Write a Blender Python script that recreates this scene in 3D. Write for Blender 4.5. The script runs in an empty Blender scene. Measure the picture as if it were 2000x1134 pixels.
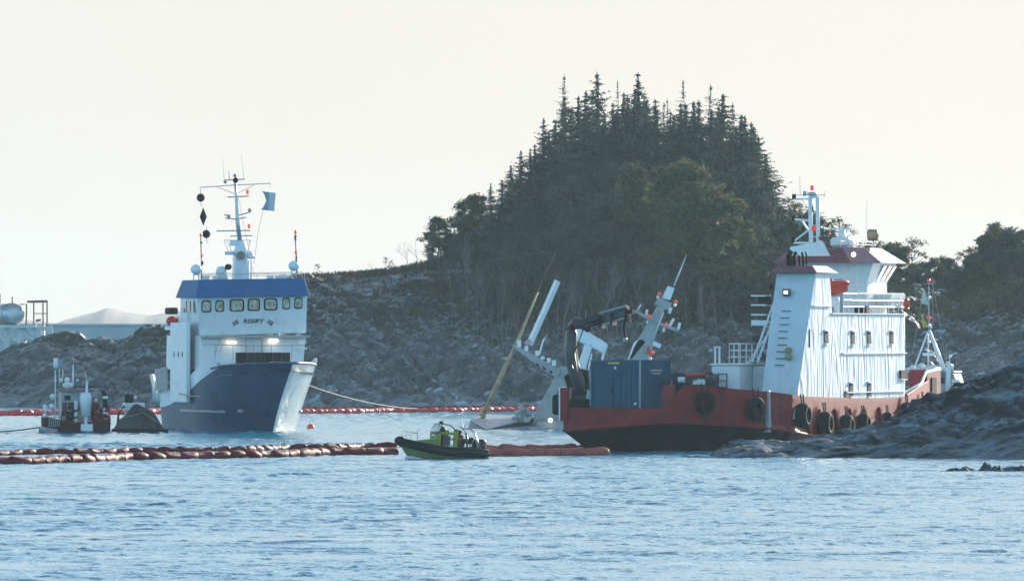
import bpy, math, random
import numpy as np
from mathutils import Vector, Matrix
random.seed(7); rng = np.random.default_rng(7)
PI = math.pi
SC = bpy.context.scene
COL = SC.collection

# ------------------------------------------------------------------ camera, sky, sun, exposure
FPX, CAMH, HZ = 16000.0, 6.5, 650.0       # focal length in photo pixels, eye height, horizon row
cam = bpy.data.cameras.new('camera'); camo = bpy.data.objects.new('camera', cam); COL.objects.link(camo)
cam.sensor_width = 36.0; cam.lens = 36.0*FPX/2000.0
cam.shift_y = (HZ-567.0)/2000.0
cam.clip_start = 1.0; cam.clip_end = 20000.0
camo.location = (0, 0, CAMH); camo.rotation_euler = (PI/2, 0, 0)
SC.camera = camo

SUN_AZ, SUN_EL = math.radians(30.0), math.radians(15.0)     # to the right of the view, behind the scene
world = bpy.data.worlds.new('World'); SC.world = world; world.use_nodes = True
nt = world.node_tree; nt.nodes.clear()
wo = nt.nodes.new('ShaderNodeOutputWorld'); bg = nt.nodes.new('ShaderNodeBackground')
sky = nt.nodes.new('ShaderNodeTexSky'); sky.sky_type = 'NISHITA'; sky.sun_disc = False
sky.sun_elevation = SUN_EL; sky.sun_rotation = SUN_AZ
sky.air_density = 1.0; sky.dust_density = 1.0; sky.ozone_density = 1.0; sky.altitude = 0
# thin milky veil of winter haze low over the horizon, white on the sun's side, brighter blue opposite to lift shaded fronts
geo = nt.nodes.new('ShaderNodeTexCoord'); sep = nt.nodes.new('ShaderNodeSeparateXYZ')
nt.links.new(geo.outputs['Generated'], sep.inputs[0])
mr = nt.nodes.new('ShaderNodeMapRange'); mr.interpolation_type = 'SMOOTHSTEP'
mr.inputs['From Min'].default_value = 0.03; mr.inputs['From Max'].default_value = 0.50
mr.inputs['To Min'].default_value = 0.96; mr.inputs['To Max'].default_value = 0.0
nt.links.new(sep.outputs['Z'], mr.inputs['Value'])
dt = nt.nodes.new('ShaderNodeVectorMath'); dt.operation = 'DOT_PRODUCT'
nt.links.new(geo.outputs['Generated'], dt.inputs[0])
dt.inputs[1].default_value = (math.sin(SUN_AZ), math.cos(SUN_AZ), 0)
mr2 = nt.nodes.new('ShaderNodeMapRange'); mr2.inputs['From Min'].default_value = -0.6; mr2.inputs['From Max'].default_value = 0.85
nt.links.new(dt.outputs['Value'], mr2.inputs['Value'])
veil = nt.nodes.new('ShaderNodeMix'); veil.data_type = 'RGBA'
VEIL_SUN = (3.40, 3.38, 3.30, 1); VEIL_AWAY = (3.0, 7.0, 9.2, 1); VEIL_HIGH = (3.7, 6.6, 8.4, 1)
veil.inputs[6].default_value = VEIL_AWAY; veil.inputs[7].default_value = VEIL_SUN
nt.links.new(mr2.outputs[0], veil.inputs[0])
mx = nt.nodes.new('ShaderNodeMix'); mx.data_type = 'RGBA'
mr3 = nt.nodes.new('ShaderNodeMapRange'); mr3.interpolation_type = 'SMOOTHSTEP'     # the veil turns pale blue with height
mr3.inputs['From Min'].default_value = 0.06; mr3.inputs['From Max'].default_value = 0.34
nt.links.new(sep.outputs['Z'], mr3.inputs['Value'])
veil2 = nt.nodes.new('ShaderNodeMix'); veil2.data_type = 'RGBA'; nt.links.new(mr3.outputs[0], veil2.inputs[0])
nt.links.new(veil.outputs[2], veil2.inputs[6]); veil2.inputs[7].default_value = VEIL_HIGH; veil = veil2
nt.links.new(mr.outputs[0], mx.inputs[0]); nt.links.new(sky.outputs[0], mx.inputs[6]); nt.links.new(veil.outputs[2], mx.inputs[7])
nt.links.new(mx.outputs[2], bg.inputs['Color']); bg.inputs['Strength'].default_value = 0.15
nt.links.new(bg.outputs[0], wo.inputs[0])

sl = bpy.data.lights.new('sun', 'SUN'); slo = bpy.data.objects.new('sun', sl); COL.objects.link(slo)
sl.energy = 5.0; sl.angle = math.radians(0.5); sl.color = (1.0, 0.90, 0.76)
sdir = Vector((math.sin(SUN_AZ)*math.cos(SUN_EL), math.cos(SUN_AZ)*math.cos(SUN_EL), math.sin(SUN_EL)))
slo.rotation_euler = sdir.to_track_quat('Z', 'Y').to_euler(); slo.location = (0, 0, 80)

SC.view_settings.view_transform = 'Standard'
try: SC.view_settings.look = 'None'
except Exception: pass
SC.view_settings.exposure = 0.68; SC.view_settings.gamma = 1.0; SC.view_settings.use_curve_mapping = False
SC.render.engine = 'CYCLES'
cy = SC.cycles
cy.use_denoising = True; cy.max_bounces = 6; cy.diffuse_bounces = 2; cy.glossy_bounces = 3; cy.volume_bounces = 0
cy.transparent_max_bounces = 6; cy.sample_clamp_indirect = 4.0; cy.caustics_reflective = False; cy.caustics_refractive = False
try: cy.volume_step_rate = 5.0
except Exception: pass

# ------------------------------------------------------------------ placing by sight lines: every thing has a real distance
def at(px, py, Y):
    return Vector(((px-1000)*Y/FPX, Y, CAMH+(HZ-py)*Y/FPX))
def depth(py):                       # distance of the water line seen at row py
    return FPX*CAMH/(py-HZ)
class Frame:
    """a vessel's own axes: u across, v away from the camera, turned by rot about the vertical"""
    def __init__(s, px, Y, rotdeg):
        s.X0 = (px-1000)*Y/FPX; s.Y0 = Y; s.r = math.radians(rotdeg); s.c = math.cos(s.r); s.s = math.sin(s.r)
    def w(s, u, v): return (s.X0+u*s.c-v*s.s, s.Y0+u*s.s+v*s.c)
    def z(s, py, u, v): return CAMH+(HZ-py)*s.w(u, v)[1]/FPX
    def A(s, px, py, v):             # the point seen at (px,py) on the plane v
        k = (px-1000)/FPX
        u = (k*(s.Y0+v*s.c)-s.X0+v*s.s)/(s.c-k*s.s)
        return (u, v, s.z(py, u, v))
    def B(s, px, py, u):             # the point seen at (px,py) on the plane u
        k = (px-1000)/FPX
        v = (s.X0+u*s.c-k*(s.Y0+u*s.s))/(s.s+k*s.c)
        return (u, v, s.z(py, u, v))
    def loc(s): return (s.X0, s.Y0, 0)

# ------------------------------------------------------------------ noise
def _h2(i, j, seed):
    n = (i.astype(np.int64)*374761393 + j.astype(np.int64)*668265263 + seed*974711) & 0x7fffffff
    n = ((n ^ (n >> 13))*1274126177) & 0x7fffffff
    n = (n ^ (n >> 16)) & 0xffff
    return n/65535.0
def vnoise(x, y, seed=0):
    xi = np.floor(x); yi = np.floor(y); fx = x-xi; fy = y-yi
    fx = fx*fx*(3-2*fx); fy = fy*fy*(3-2*fy)
    a = _h2(xi, yi, seed); b = _h2(xi+1, yi, seed); c = _h2(xi, yi+1, seed); d = _h2(xi+1, yi+1, seed)
    return (a*(1-fx)+b*fx)*(1-fy)+(c*(1-fx)+d*fx)*fy
def fbm(x, y, o=4, seed=0, g=.5):
    r = 0; a = 1; t = 0
    for k in range(o):
        r = r+a*(vnoise(x, y, seed+k*17)-.5)*2; t += a; a *= g; x = x*2.03+5.1; y = y*2.03+1.7
    return r/t
def worley(x, y, seed=0):
    xi = np.floor(x); yi = np.floor(y); f1 = np.full(x.shape, 9.0); f2 = np.full(x.shape, 9.0); idv = np.zeros(x.shape)
    for di in (-1, 0, 1):
        for dj in (-1, 0, 1):
            cx = xi+di; cyy = yi+dj
            px = cx+_h2(cx, cyy, seed); py = cyy+_h2(cx, cyy, seed+5)
            d = np.hypot(px-x, py-y); m = d < f1
            f2 = np.where(m, f1, np.minimum(f2, d)); idv = np.where(m, _h2(cx, cyy, seed+9), idv); f1 = np.where(m, d, f1)
    return f1, f2, idv

# ------------------------------------------------------------------ materials
def _clamp(c): return tuple(max(0.0, min(1.0, x)) for x in c)
def mat(name, col, rough=.5, metal=0., var=.18, scale=2., bump=0., bscale=8., coat=0., rust=0., rustcol=(.16, .055, .02), stretch=(1, 1, 1), spec=.5, dist=.02, emit=None, estr=0.):
    m = bpy.data.materials.new(name); m.use_nodes = True; n = m.node_tree; N = n.nodes; L = n.links
    p = N['Principled BSDF']
    p.inputs['Roughness'].default_value = rough; p.inputs['Metallic'].default_value = metal
    p.inputs['Specular IOR Level'].default_value = spec; p.inputs['Coat Weight'].default_value = coat
    tc = N.new('ShaderNodeTexCoord'); mp = N.new('ShaderNodeMapping'); mp.inputs['Scale'].default_value = stretch
    L.new(tc.outputs['Object'], mp.inputs[0])
    nz = N.new('ShaderNodeTexNoise'); nz.inputs['Scale'].default_value = scale; nz.inputs['Detail'].default_value = 6
    L.new(mp.outputs[0], nz.inputs[0])
    cr = N.new('ShaderNodeValToRGB'); e = cr.color_ramp.elements
    e[0].position = .3; e[1].position = .7
    e[0].color = (*_clamp([c*(1-var) for c in col]), 1); e[1].color = (*_clamp([c*(1+var) for c in col]), 1)
    L.new(nz.outputs[0], cr.inputs[0]); out = cr.outputs[0]
    if rust > 0:
        mp2 = N.new('ShaderNodeMapping'); mp2.inputs['Scale'].default_value = (1, 1, .25); L.new(tc.outputs['Object'], mp2.inputs[0])
        n2 = N.new('ShaderNodeTexNoise'); n2.inputs['Scale'].default_value = 1.7; n2.inputs['Detail'].default_value = 9; n2.inputs['Roughness'].default_value = .7
        L.new(mp2.outputs[0], n2.inputs[0])
        r2 = N.new('ShaderNodeMapRange'); r2.inputs['From Min'].default_value = .62-.12*rust; r2.inputs['From Max'].default_value = .75
        r2.inputs['To Max'].default_value = .8; L.new(n2.outputs[0], r2.inputs[0])
        x = N.new('ShaderNodeMix'); x.data_type = 'RGBA'; L.new(r2.outputs[0], x.inputs[0]); L.new(out, x.inputs[6]); x.inputs[7].default_value = (*rustcol, 1); out = x.outputs[2]
    L.new(out, p.inputs['Base Color'])
    if bump > 0:
        nb = N.new('ShaderNodeTexNoise'); nb.inputs['Scale'].default_value = bscale; nb.inputs['Detail'].default_value = 1.2 if 'dents' in name else 5; nb.inputs['Distortion'].default_value = 2.6 if 'dents' in name else 0; L.new(mp.outputs[0], nb.inputs[0])
        b = N.new('ShaderNodeBump'); b.inputs['Strength'].default_value = bump; b.inputs['Distance'].default_value = dist
        L.new(nb.outputs[0], b.inputs['Height']); L.new(b.outputs[0], p.inputs['Normal'])
    if emit:
        p.inputs['Emission Color'].default_value = (*emit, 1); p.inputs['Emission Strength'].default_value = estr
    return m

M = {}
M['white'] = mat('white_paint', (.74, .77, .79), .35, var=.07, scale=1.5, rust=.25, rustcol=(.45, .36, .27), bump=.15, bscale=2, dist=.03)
M['white_clean'] = mat('white_enamel', (.78, .79, .8), .3, var=.05)
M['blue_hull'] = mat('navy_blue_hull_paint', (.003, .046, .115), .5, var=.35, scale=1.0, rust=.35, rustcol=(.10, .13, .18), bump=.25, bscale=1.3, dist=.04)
M['hull_glare'] = mat('blue_hull_paint_with_painted_sun_glare', (.78, .75, .72), .5, coat=1., spec=1., var=.2, scale=1.6, rust=.25, rustcol=(.03, .06, .12), bump=.5, bscale=2, dist=.06)  # pale port side of the blue hull, sun glare put into the colour
M['rope_pale'] = mat('grey_rope', (.22, .2, .17), .8)
M['blue_roof'] = mat('bright_blue_paint', (.0, .10, .27), .7, var=.12)
M['black'] = mat('black_rubber', (.006, .006, .007), .8, spec=.25, var=.4, bump=.3, bscale=12)
M['black_gloss'] = mat('black_paint_gloss', (.010, .013, .017), .3, var=.3, bump=.3, bscale=4, dist=.03)
M['glass'] = mat('dark_window_glass', (.02, .022, .024), .04, var=.1, spec=.8)
M['glass_pale'] = mat('window_glass_painted_with_sky', (.5, .47, .38), .15, var=.7, scale=3.5, spec=.7)  # pale pane colour paints in bright sky seen through the cabin
M['grey'] = mat('grey_paint', (.33, .36, .38), .45, var=.15, rust=.15, bump=.2)
M['steel'] = mat('galvanised_steel', (.42, .44, .45), .35, metal=.6, var=.2)
M['red_hull'] = mat('red_hull_paint', (.22, .007, .010), .6, spec=.35, var=.4, scale=1.4, rust=.25, rustcol=(.09, .028, .02), bump=.3, bscale=1.2, dist=.05)
M['red_dark'] = mat('dark_red_antifouling_shade_tinted', (.06, .008, .007), .7, spec=.25, var=.4, rust=.3, rustcol=(.03, .018, .014), bump=.3, bscale=1.5, dist=.04)  # antifouling tone, darkened further with painted shade under the raked bow
M['red_roof'] = mat('red_gloss_roof_paint', (.15, .008, .018), .22, var=.15, coat=.8)
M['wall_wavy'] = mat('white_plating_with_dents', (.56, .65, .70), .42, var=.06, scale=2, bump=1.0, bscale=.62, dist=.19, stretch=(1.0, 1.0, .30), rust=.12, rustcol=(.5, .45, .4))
M['container'] = mat('blue_container_paint', (.004, .075, .14), .7, var=.22, scale=1.2, rust=.12, rustcol=(.05, .06, .07))
M['orange'] = mat('orange_red_plastic', (.55, .05, .015), .4, var=.1)
M['red_bright'] = mat('bright_red_plastic', (.6, .02, .015), .4, var=.1)
M['red_lens'] = mat('red_lantern_glass', (.5, .01, .01), .15, var=.1, emit=(1, .05, .03), estr=.35)
M['green_lens'] = mat('green_lantern_glass', (.01, .3, .2), .15, var=.1)
M['lamp'] = mat('lit_deck_lamp', (.9, .85, .7), .2, var=.02, emit=(1, .82, .55), estr=2.2)
M['lime'] = mat('lime_yellow_paint', (.24, .27, .010), .55, var=.12)
M['lime_dk'] = mat('olive_green_deck_paint', (.15, .20, .06), .6, var=.2)
M['boom'] = mat('red_boom_fabric', (.13, .002, .008), .6, spec=.22, var=.25, scale=3, bump=.5, bscale=4, dist=.04)
M['boom_misty'] = mat('mist_paled_boom_fabric', (.36, .075, .055), .6, var=.3, scale=3, bump=.5, bscale=4, dist=.04)  # paler copy of the boom red with sunlit mist painted into it
M['boom_dk'] = mat('dark_red_boom_skirt', (.13, .012, .014), .45, var=.3, bump=.4, bscale=4, dist=.04)
M['boom_far'] = mat('bright_red_boom_fabric', (.68, .035, .04), .4, var=.18, scale=2, bump=.3, bscale=4)
M['rope'] = mat('pale_rope', (.42, .36, .26), .8, var=.25)
M['rope_dk'] = mat('dark_rope', (.06, .06, .055), .8, var=.25)
M['wood'] = mat('weathered_spar_wood', (.36, .26, .16), .5, var=.35, scale=3)
M['concrete'] = mat('pale_quay_concrete', (.46, .50, .52), .7, var=.2, scale=.25, bump=.2)
M['suit'] = mat('dark_red_work_suit', (.16, .02, .02), .8, var=.3)
M['suit_dk'] = mat('dark_work_suit', (.02, .022, .03), .8, var=.3)
M['skin'] = mat('skin', (.42, .24, .17), .5, var=.1)
M['yellow'] = mat('yellow_cloth', (.62, .42, .06), .7, var=.2)
M['cloth_white'] = mat('white_cloth', (.60, .57, .56), .8, var=.08)
M['cloth_blue'] = mat('pale_blue_cloth', (.22, .33, .42), .8, var=.1)
M['buoy'] = mat('orange_buoy', (.75, .05, .01), .35, var=.1)
M['tarp'] = mat('black_tarpaulin', (.014, .019, .019), .5, var=.4, scale=2, bump=.6, bscale=2.5, dist=.08)
M['navy_grey'] = mat('pale_grey_ship_paint', (.30, .33, .34), .5, var=.2, rust=.1)
M['bark'] = mat('grey_brown_bark', (.12, .10, .085), .85, var=.3, scale=3)
M['bark_pale'] = mat('pale_birch_bark', (.19, .175, .16), .8, var=.35, scale=2)

# ------------------------------------------------------------------ mesh building
class MB:
    def __init__(s): s.v = []; s.f = []; s.m = []; s.starts = []
    def add(s, vs, fs, mi=0):
        b = len(s.v); s.starts.append((b, len(s.f))); s.v += [tuple(v) for v in vs]; s.f += [tuple(i+b for i in f) for f in fs]; s.m += [mi]*len(fs); return s
    def hexa(s, a, mi=0):            # eight corners: bottom ring of four, top ring of four
        return s.add(a, [(3, 2, 1, 0), (4, 5, 6, 7), (0, 1, 5, 4), (1, 2, 6, 5), (2, 3, 7, 6), (3, 0, 4, 7)], mi)
    def box(s, x0, x1, y0, y1, z0, z1, mi=0):
        return s.hexa([(x0, y0, z0), (x1, y0, z0), (x1, y1, z0), (x0, y1, z0), (x0, y0, z1), (x1, y0, z1), (x1, y1, z1), (x0, y1, z1)], mi)
    def prism(s, lo, hi, mi=0):      # two rings of 3-D points
        n = len(lo); return s.add(list(lo)+list(hi), [tuple(range(n))[::-1], tuple(range(n, 2*n))]+[(i, (i+1) % n, n+(i+1) % n, n+i) for i in range(n)], mi)
    def slab(s, pts, d, mi=0):       # an outline given thickness along d
        d = Vector(d); return s.prism([Vector(p) for p in pts], [Vector(p)+d for p in pts], mi)
    def tube(s, pts, r, n=8, mi=0):
        pts = [Vector(p) for p in pts]; k = len(pts); rs = r if isinstance(r, (list, tuple)) else [r]*k
        vs = []
        for i, p in enumerate(pts):
            t = (pts[min(i+1, k-1)]-pts[max(i-1, 0)]).normalized()
            a = t.cross(Vector((0, 0, 1)) if abs(t.z) < .9 else Vector((1, 0, 0))).normalized(); b = t.cross(a)
            vs += [p+(a*math.cos(2*PI*j/n)+b*math.sin(2*PI*j/n))*rs[i] for j in range(n)]
        fs = [(i*n+j, i*n+(j+1) % n, (i+1)*n+(j+1) % n, (i+1)*n+j) for i in range(k-1) for j in range(n)]
        fs += [tuple(range(n))[::-1], tuple((k-1)*n+j for j in range(n))]
        return s.add(vs, fs, mi)
    def sph(s, c, r, n=12, mi=0, sc=(1, 1, 1), half=False):
        c = Vector(c); m = n//2; vs = []; fs = []
        for i in range(m+1):
            th = PI*i/m*(.5 if half else 1)
            for j in range(n):
                ph = 2*PI*j/n; vs.append((c.x+r*sc[0]*math.sin(th)*math.cos(ph), c.y+r*sc[1]*math.sin(th)*math.sin(ph), c.z+r*sc[2]*math.cos(th)))
        fs = [(i*n+j, (i+1)*n+j, (i+1)*n+(j+1) % n, i*n+(j+1) % n) for i in range(m) for j in range(n)]
        if half: fs.append(tuple(m*n+j for j in range(n)))
        return s.add(vs, fs, mi)
    def torus(s, c, R, r, ax, n=20, k=8, mi=0):
        c = Vector(c); ax = Vector(ax).normalized(); a = ax.orthogonal().normalized(); b = ax.cross(a); vs = []
        for i in range(n):
            d = a*math.cos(2*PI*i/n)+b*math.sin(2*PI*i/n)
            vs += [c+d*(R+r*math.cos(2*PI*j/k))+ax*(r*1.25*math.sin(2*PI*j/k)) for j in range(k)]
        return s.add(vs, [(i*k+j, ((i+1) % n)*k+j, ((i+1) % n)*k+(j+1) % k, i*k+(j+1) % k) for i in range(n) for j in range(k)], mi)
    def loft(s, rows, mi=0, close=False):
        n = len(rows[0]); vs = [p for r in rows for p in r]
        fs = [(i*n+j, i*n+(j+1) % n, (i+1)*n+(j+1) % n, (i+1)*n+j) for i in range(len(rows)-1) for j in range(n if close else n-1)]
        return s.add(vs, fs, mi)
    def rail(s, pts, h, r=.02, posts=None, bars=2, mi=0):   # guard rail along a polyline of deck points
        pts = [Vector(p) for p in pts]
        for b in range(bars): s.tube([p+Vector((0, 0, h*(b+1)/bars)) for p in pts], r, 5, mi)
        for a, b in zip(pts, pts[1:]):
            k = max(1, round((b-a).length/1.1))
            for i in range(k+1):
                p = a.lerp(b, i/k); s.tube([p, p+Vector((0, 0, h))], r, 5, mi)
        return s
    def build_each(s, name, mats, parent=None, **k):      # every primitive an object of its own
        st = s.starts+[(len(s.v), len(s.f))]; out = []
        for (v0, f0), (v1, f1) in zip(st, st[1:]):
            m = MB(); m.v = s.v[v0:v1]; m.f = [tuple(i-v0 for i in f) for f in s.f[f0:f1]]; m.m = s.m[f0:f1]; out.append(m.build(name, mats, parent, **k))
        return out
    def build(s, name, mats, parent=None, smooth=False, bevel=0, label=None):
        me = bpy.data.meshes.new(name); me.from_pydata(s.v, [], s.f)
        for m in (mats if isinstance(mats, (list, tuple)) else [mats]): me.materials.append(M[m] if isinstance(m, str) else m)
        if any(s.m): me.polygons.foreach_set('material_index', s.m)
        if smooth: me.polygons.foreach_set('use_smooth', [True]*len(me.polygons))
        me.update()
        o = bpy.data.objects.new(name, me); COL.objects.link(o)
        if parent is not None: o.parent = parent
        if label: o['label'] = label
        if bevel:
            b = o.modifiers.new('bevel', 'BEVEL'); b.width = bevel; b.segments = 1; b.limit_method = 'ANGLE'
        return o
def smooth_by_angle(o, deg=35):
    o.data.set_sharp_from_angle(angle=math.radians(deg)); return o
def tag(o, label=None, cat=None, group=None, kind=None):
    if label: o['label'] = label
    if cat: o['category'] = cat
    if group: o['group'] = group
    if kind: o['kind'] = kind
    return o
def thing(name, loc, rotdeg, label, cat, group=None):
    o = bpy.data.objects.new(name, None); COL.objects.link(o); o.empty_display_size = .3
    o.location = loc; o.rotation_euler = (0, 0, math.radians(rotdeg)); return tag(o, label, cat, group)
def thing_at(name, root, fr, label, cat, group=None):
    return thing(name, fr.loc(), math.degrees(fr.r), label, cat, group)
def kids(o): return [c for c in COL.objects if c.parent == o]
def copy_tree(o, parent=None, ch=None):
    c = o.copy(); COL.objects.link(c)
    if parent is not None: c.parent = parent
    for k in (ch if ch is not None else list(o.children)):
        copy_tree(k, c)
    return c
def npmesh(name, V, F, mats, smooth=True, parent=None, mi=None):
    me = bpy.data.meshes.new(name); V = np.asarray(V, dtype=np.float32); F = np.asarray(F, dtype=np.int32)
    me.vertices.add(len(V)); me.vertices.foreach_set('co', V.ravel())
    k = F.shape[1]; me.loops.add(F.size); me.loops.foreach_set('vertex_index', F.ravel())
    me.polygons.add(len(F)); me.polygons.foreach_set('loop_start', np.arange(0, F.size, k, dtype=np.int32))
    me.polygons.foreach_set('loop_total', np.full(len(F), k, dtype=np.int32))
    if smooth: me.polygons.foreach_set('use_smooth', np.ones(len(F), dtype=bool))
    for m in (mats if isinstance(mats, (list, tuple)) else [mats]): me.materials.append(M[m] if isinstance(m, str) else m)
    if mi is not None: me.polygons.foreach_set('material_index', mi.astype(np.int32))
    me.update(calc_edges=True); me.validate()
    o = bpy.data.objects.new(name, me); COL.objects.link(o)
    if parent is not None: o.parent = parent
    return o
def grid_faces(nr, nc):
    i = np.arange(nr-1)[:, None]*nc+np.arange(nc-1)[None, :]
    return np.stack([i, i+1, i+nc+1, i+nc], -1).reshape(-1, 4)
# ================================================================== the setting
# ------------------------------------------------------------------ water
WAVE = .41
def make_water():
    def geom(a, b, step): return np.exp(np.arange(math.log(a), math.log(b), step))
    ys = np.concatenate([[-60, 20, 90, 140, 175], geom(196, 480, .00041), geom(480, 900, .0017), geom(900, 3480, .05), [3480]])
    px = np.concatenate([[-260, -60, -20, -8, -4], np.linspace(-1.22, 1.22, 262), [4, 8, 20, 60, 260]])   # in half frames
    Y, PX = np.meshgrid(ys, px, indexing='ij')
    X = PX*1000*np.maximum(np.abs(Y), 190)/FPX
    X = np.clip(X, -1480, 1480)
    r = np.random.default_rng(3); Z = np.zeros_like(X)
    wx = X+1.2*fbm(X*.12, Y*.12, 3, 4)*4; wy = Y+1.2*fbm(X*.12, Y*.12, 3, 8)*4
    for k in range(52):
        lam = .26*(1.9/.26)**r.random(); th = math.radians(-78)+r.normal()*.85
        kx, ky = 2*PI/lam*math.cos(th), 2*PI/lam*math.sin(th)
        ph = kx*wx+ky*wy+r.random()*6.28
        Z += lam**.8*.0092*(np.exp(1.1*np.sin(ph))-1.27)
    gust = .62+.55*np.clip(fbm(X*.035, Y*.012, 4, 31)*1.6+.35, 0, 1)
    fade = np.clip((1400-Y)/500, 0, 1)*np.clip((1.5-np.abs(PX))/.2, 0, 1)*np.clip((Y-150)/30, 0, 1)
    Z = Z*gust*fade*WAVE*(1+1.0*np.clip((Y-440)/40, 0, 1))
    V = np.stack([X, Y, Z], -1).reshape(-1, 3)
    m = bpy.data.materials.new('sea_water'); m.use_nodes = True; N = m.node_tree.nodes; L = m.node_tree.links
    p = N['Principled BSDF']; p.inputs['Base Color'].default_value = (.012, .21, .34, 1)
    p.inputs['Roughness'].default_value = .14; p.inputs['IOR'].default_value = 1.333
    tc = N.new('ShaderNodeTexCoord'); mp = N.new('ShaderNodeMapping'); mp.inputs['Scale'].default_value = (1.7, .8, 1)
    L.new(tc.outputs['Object'], mp.inputs[0]); n1 = N.new('ShaderNodeTexNoise'); n1.inputs['Scale'].default_value = 3.2; n1.inputs['Detail'].default_value = 3
    n1.inputs['Distortion'].default_value = .6
    L.new(mp.outputs[0], n1.inputs[0]); b = N.new('ShaderNodeBump'); b.inputs['Strength'].default_value = 1.0; b.inputs['Distance'].default_value = .06
    L.new(n1.outputs[0], b.inputs['Height']); L.new(b.outputs[0], p.inputs['Normal'])
    o = npmesh('water', V, grid_faces(len(ys), len(px)), m); o['kind'] = 'structure'

make_water()

# ------------------------------------------------------------------ rock materials
def rock_mat(name, dark, light, veg=None, vz=(4, 8), rough=.6, sky_sheen=(.45, .55, .62), sheen_amt=.6, wet=0., bump=.6, bs=1.6, dip=(0, .5, 0), spec=.3, ledge_light=None):
    m = bpy.data.materials.new(name); m.use_nodes = True; N = m.node_tree.nodes; L = m.node_tree.links; p = N['Principled BSDF']
    g = N.new('ShaderNodeTexCoord')
    def noise(sc, st=(1, 1, 1), rot=(0, 0, 0), det=8, ro=.6):
        m0 = N.new('ShaderNodeMapping'); m0.inputs['Rotation'].default_value = rot; L.new(g.outputs['Object'], m0.inputs[0])
        mp = N.new('ShaderNodeMapping'); mp.inputs['Scale'].default_value = st; L.new(m0.outputs[0], mp.inputs[0])
        n = N.new('ShaderNodeTexNoise'); n.inputs['Scale'].default_value = sc; n.inputs['Detail'].default_value = det; n.inputs['Roughness'].default_value = ro
        L.new(mp.outputs[0], n.inputs[0]); return n.outputs[0]
    def rng_(v, a, b, lo=0, hi=1):
        r = N.new('ShaderNodeMapRange'); r.inputs[1].default_value = a; r.inputs[2].default_value = b; r.inputs[3].default_value = lo; r.inputs[4].default_value = hi; L.new(v, r.inputs[0]); return r.outputs[0]
    def mixc(f, a, b):
        x = N.new('ShaderNodeMix'); x.data_type = 'RGBA'; L.new(f, x.inputs[0])
        for i, c in ((6, a), (7, b)):
            if isinstance(c, tuple): x.inputs[i].default_value = (*c, 1)
            else: L.new(c, x.inputs[i])
        return x.outputs[2]
    def mul(a, b):
        x = N.new('ShaderNodeMath'); x.operation = 'MULTIPLY'; L.new(a, x.inputs[0]); L.new(b, x.inputs[1]); return x.outputs[0]
    strata = noise(.9, (.18, 1.2, 1.6), dip, 8, .7)
    c = mixc(rng_(strata, .40, .66), dark, light)
    c = mixc(rng_(noise(3.), .3, .75, 0, .6), c, tuple(x*.5 for x in dark))
    if veg:
        sp = N.new('ShaderNodeSeparateXYZ'); L.new(g.outputs['Object'], sp.inputs[0])
        zn = N.new('ShaderNodeMath'); zn.operation = 'MULTIPLY_ADD'; L.new(noise(.22), zn.inputs[0]); zn.inputs[1].default_value = 9; L.new(sp.outputs['Z'], zn.inputs[2])
        vc = mixc(rng_(noise(2.2), .35, .65), tuple(x*.55 for x in veg), veg)
        c = mixc(rng_(zn.outputs[0], vz[0]+4.5, vz[1]+4.5), c, vc)
    if sheen_amt:
        refl = noise(.6, (.16, 1.3, 1.8), dip, 6, .6)
        nm = N.new('ShaderNodeNewGeometry'); s2 = N.new('ShaderNodeSeparateXYZ'); L.new(nm.outputs['True Normal'], s2.inputs[0])
        if ledge_light: c = mixc(mul(rng_(noise(1.6, (.25, 1, 1), dip, 6, .65), .38, .60), rng_(s2.outputs['Z'], .35, .75)), c, ledge_light)  # upward faces tinted paler, skylight on the ledges painted in
        f = mul(rng_(refl, .66-.12*sheen_amt, .72-.10*sheen_amt), rng_(s2.outputs['Z'], .25, .65))
        c = mixc(f, c, sky_sheen)  # pale streaks on upward faces paint the sky mirrored in smooth rock
    L.new(c, p.inputs['Base Color']); p.inputs['Roughness'].default_value = rough; p.inputs['Specular IOR Level'].default_value = spec
    if wet: p.inputs['Coat Weight'].default_value = wet; p.inputs['Coat Roughness'].default_value = .25
    b = N.new('ShaderNodeBump'); b.inputs['Strength'].default_value = bump; b.inputs['Distance'].default_value = .25
    L.new(noise(bs, (.3, 1, 1.6), dip, 10, .65), b.inputs['Height']); L.new(b.outputs[0], p.inputs['Normal'])
    return m
M['hill_rock'] = rock_mat('lichen_grey_hill_rock', (.055, .058, .058), (.20, .215, .22), (.05, .052, .036), (5.0, 8.0), ledge_light=(.25, .285, .30))
M['islet_rock'] = rock_mat('dark_shore_rock', (.035, .04, .043), (.17, .19, .20), (.05, .05, .028), (5.2, 6.5), ledge_light=(.24, .26, .27), sheen_amt=.45, sky_sheen=(.36, .4, .42))
M['skerry_rock'] = rock_mat('wet_black_skerry_rock', (.003, .004, .005), (.028, .035, .04), None, dip=(0, 0, -.5), spec=.12, ledge_light=(.17, .23, .27), rough=.7, wet=0, sheen_amt=.5, sky_sheen=(.26, .34, .40), bump=.7, bs=2.2)

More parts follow.
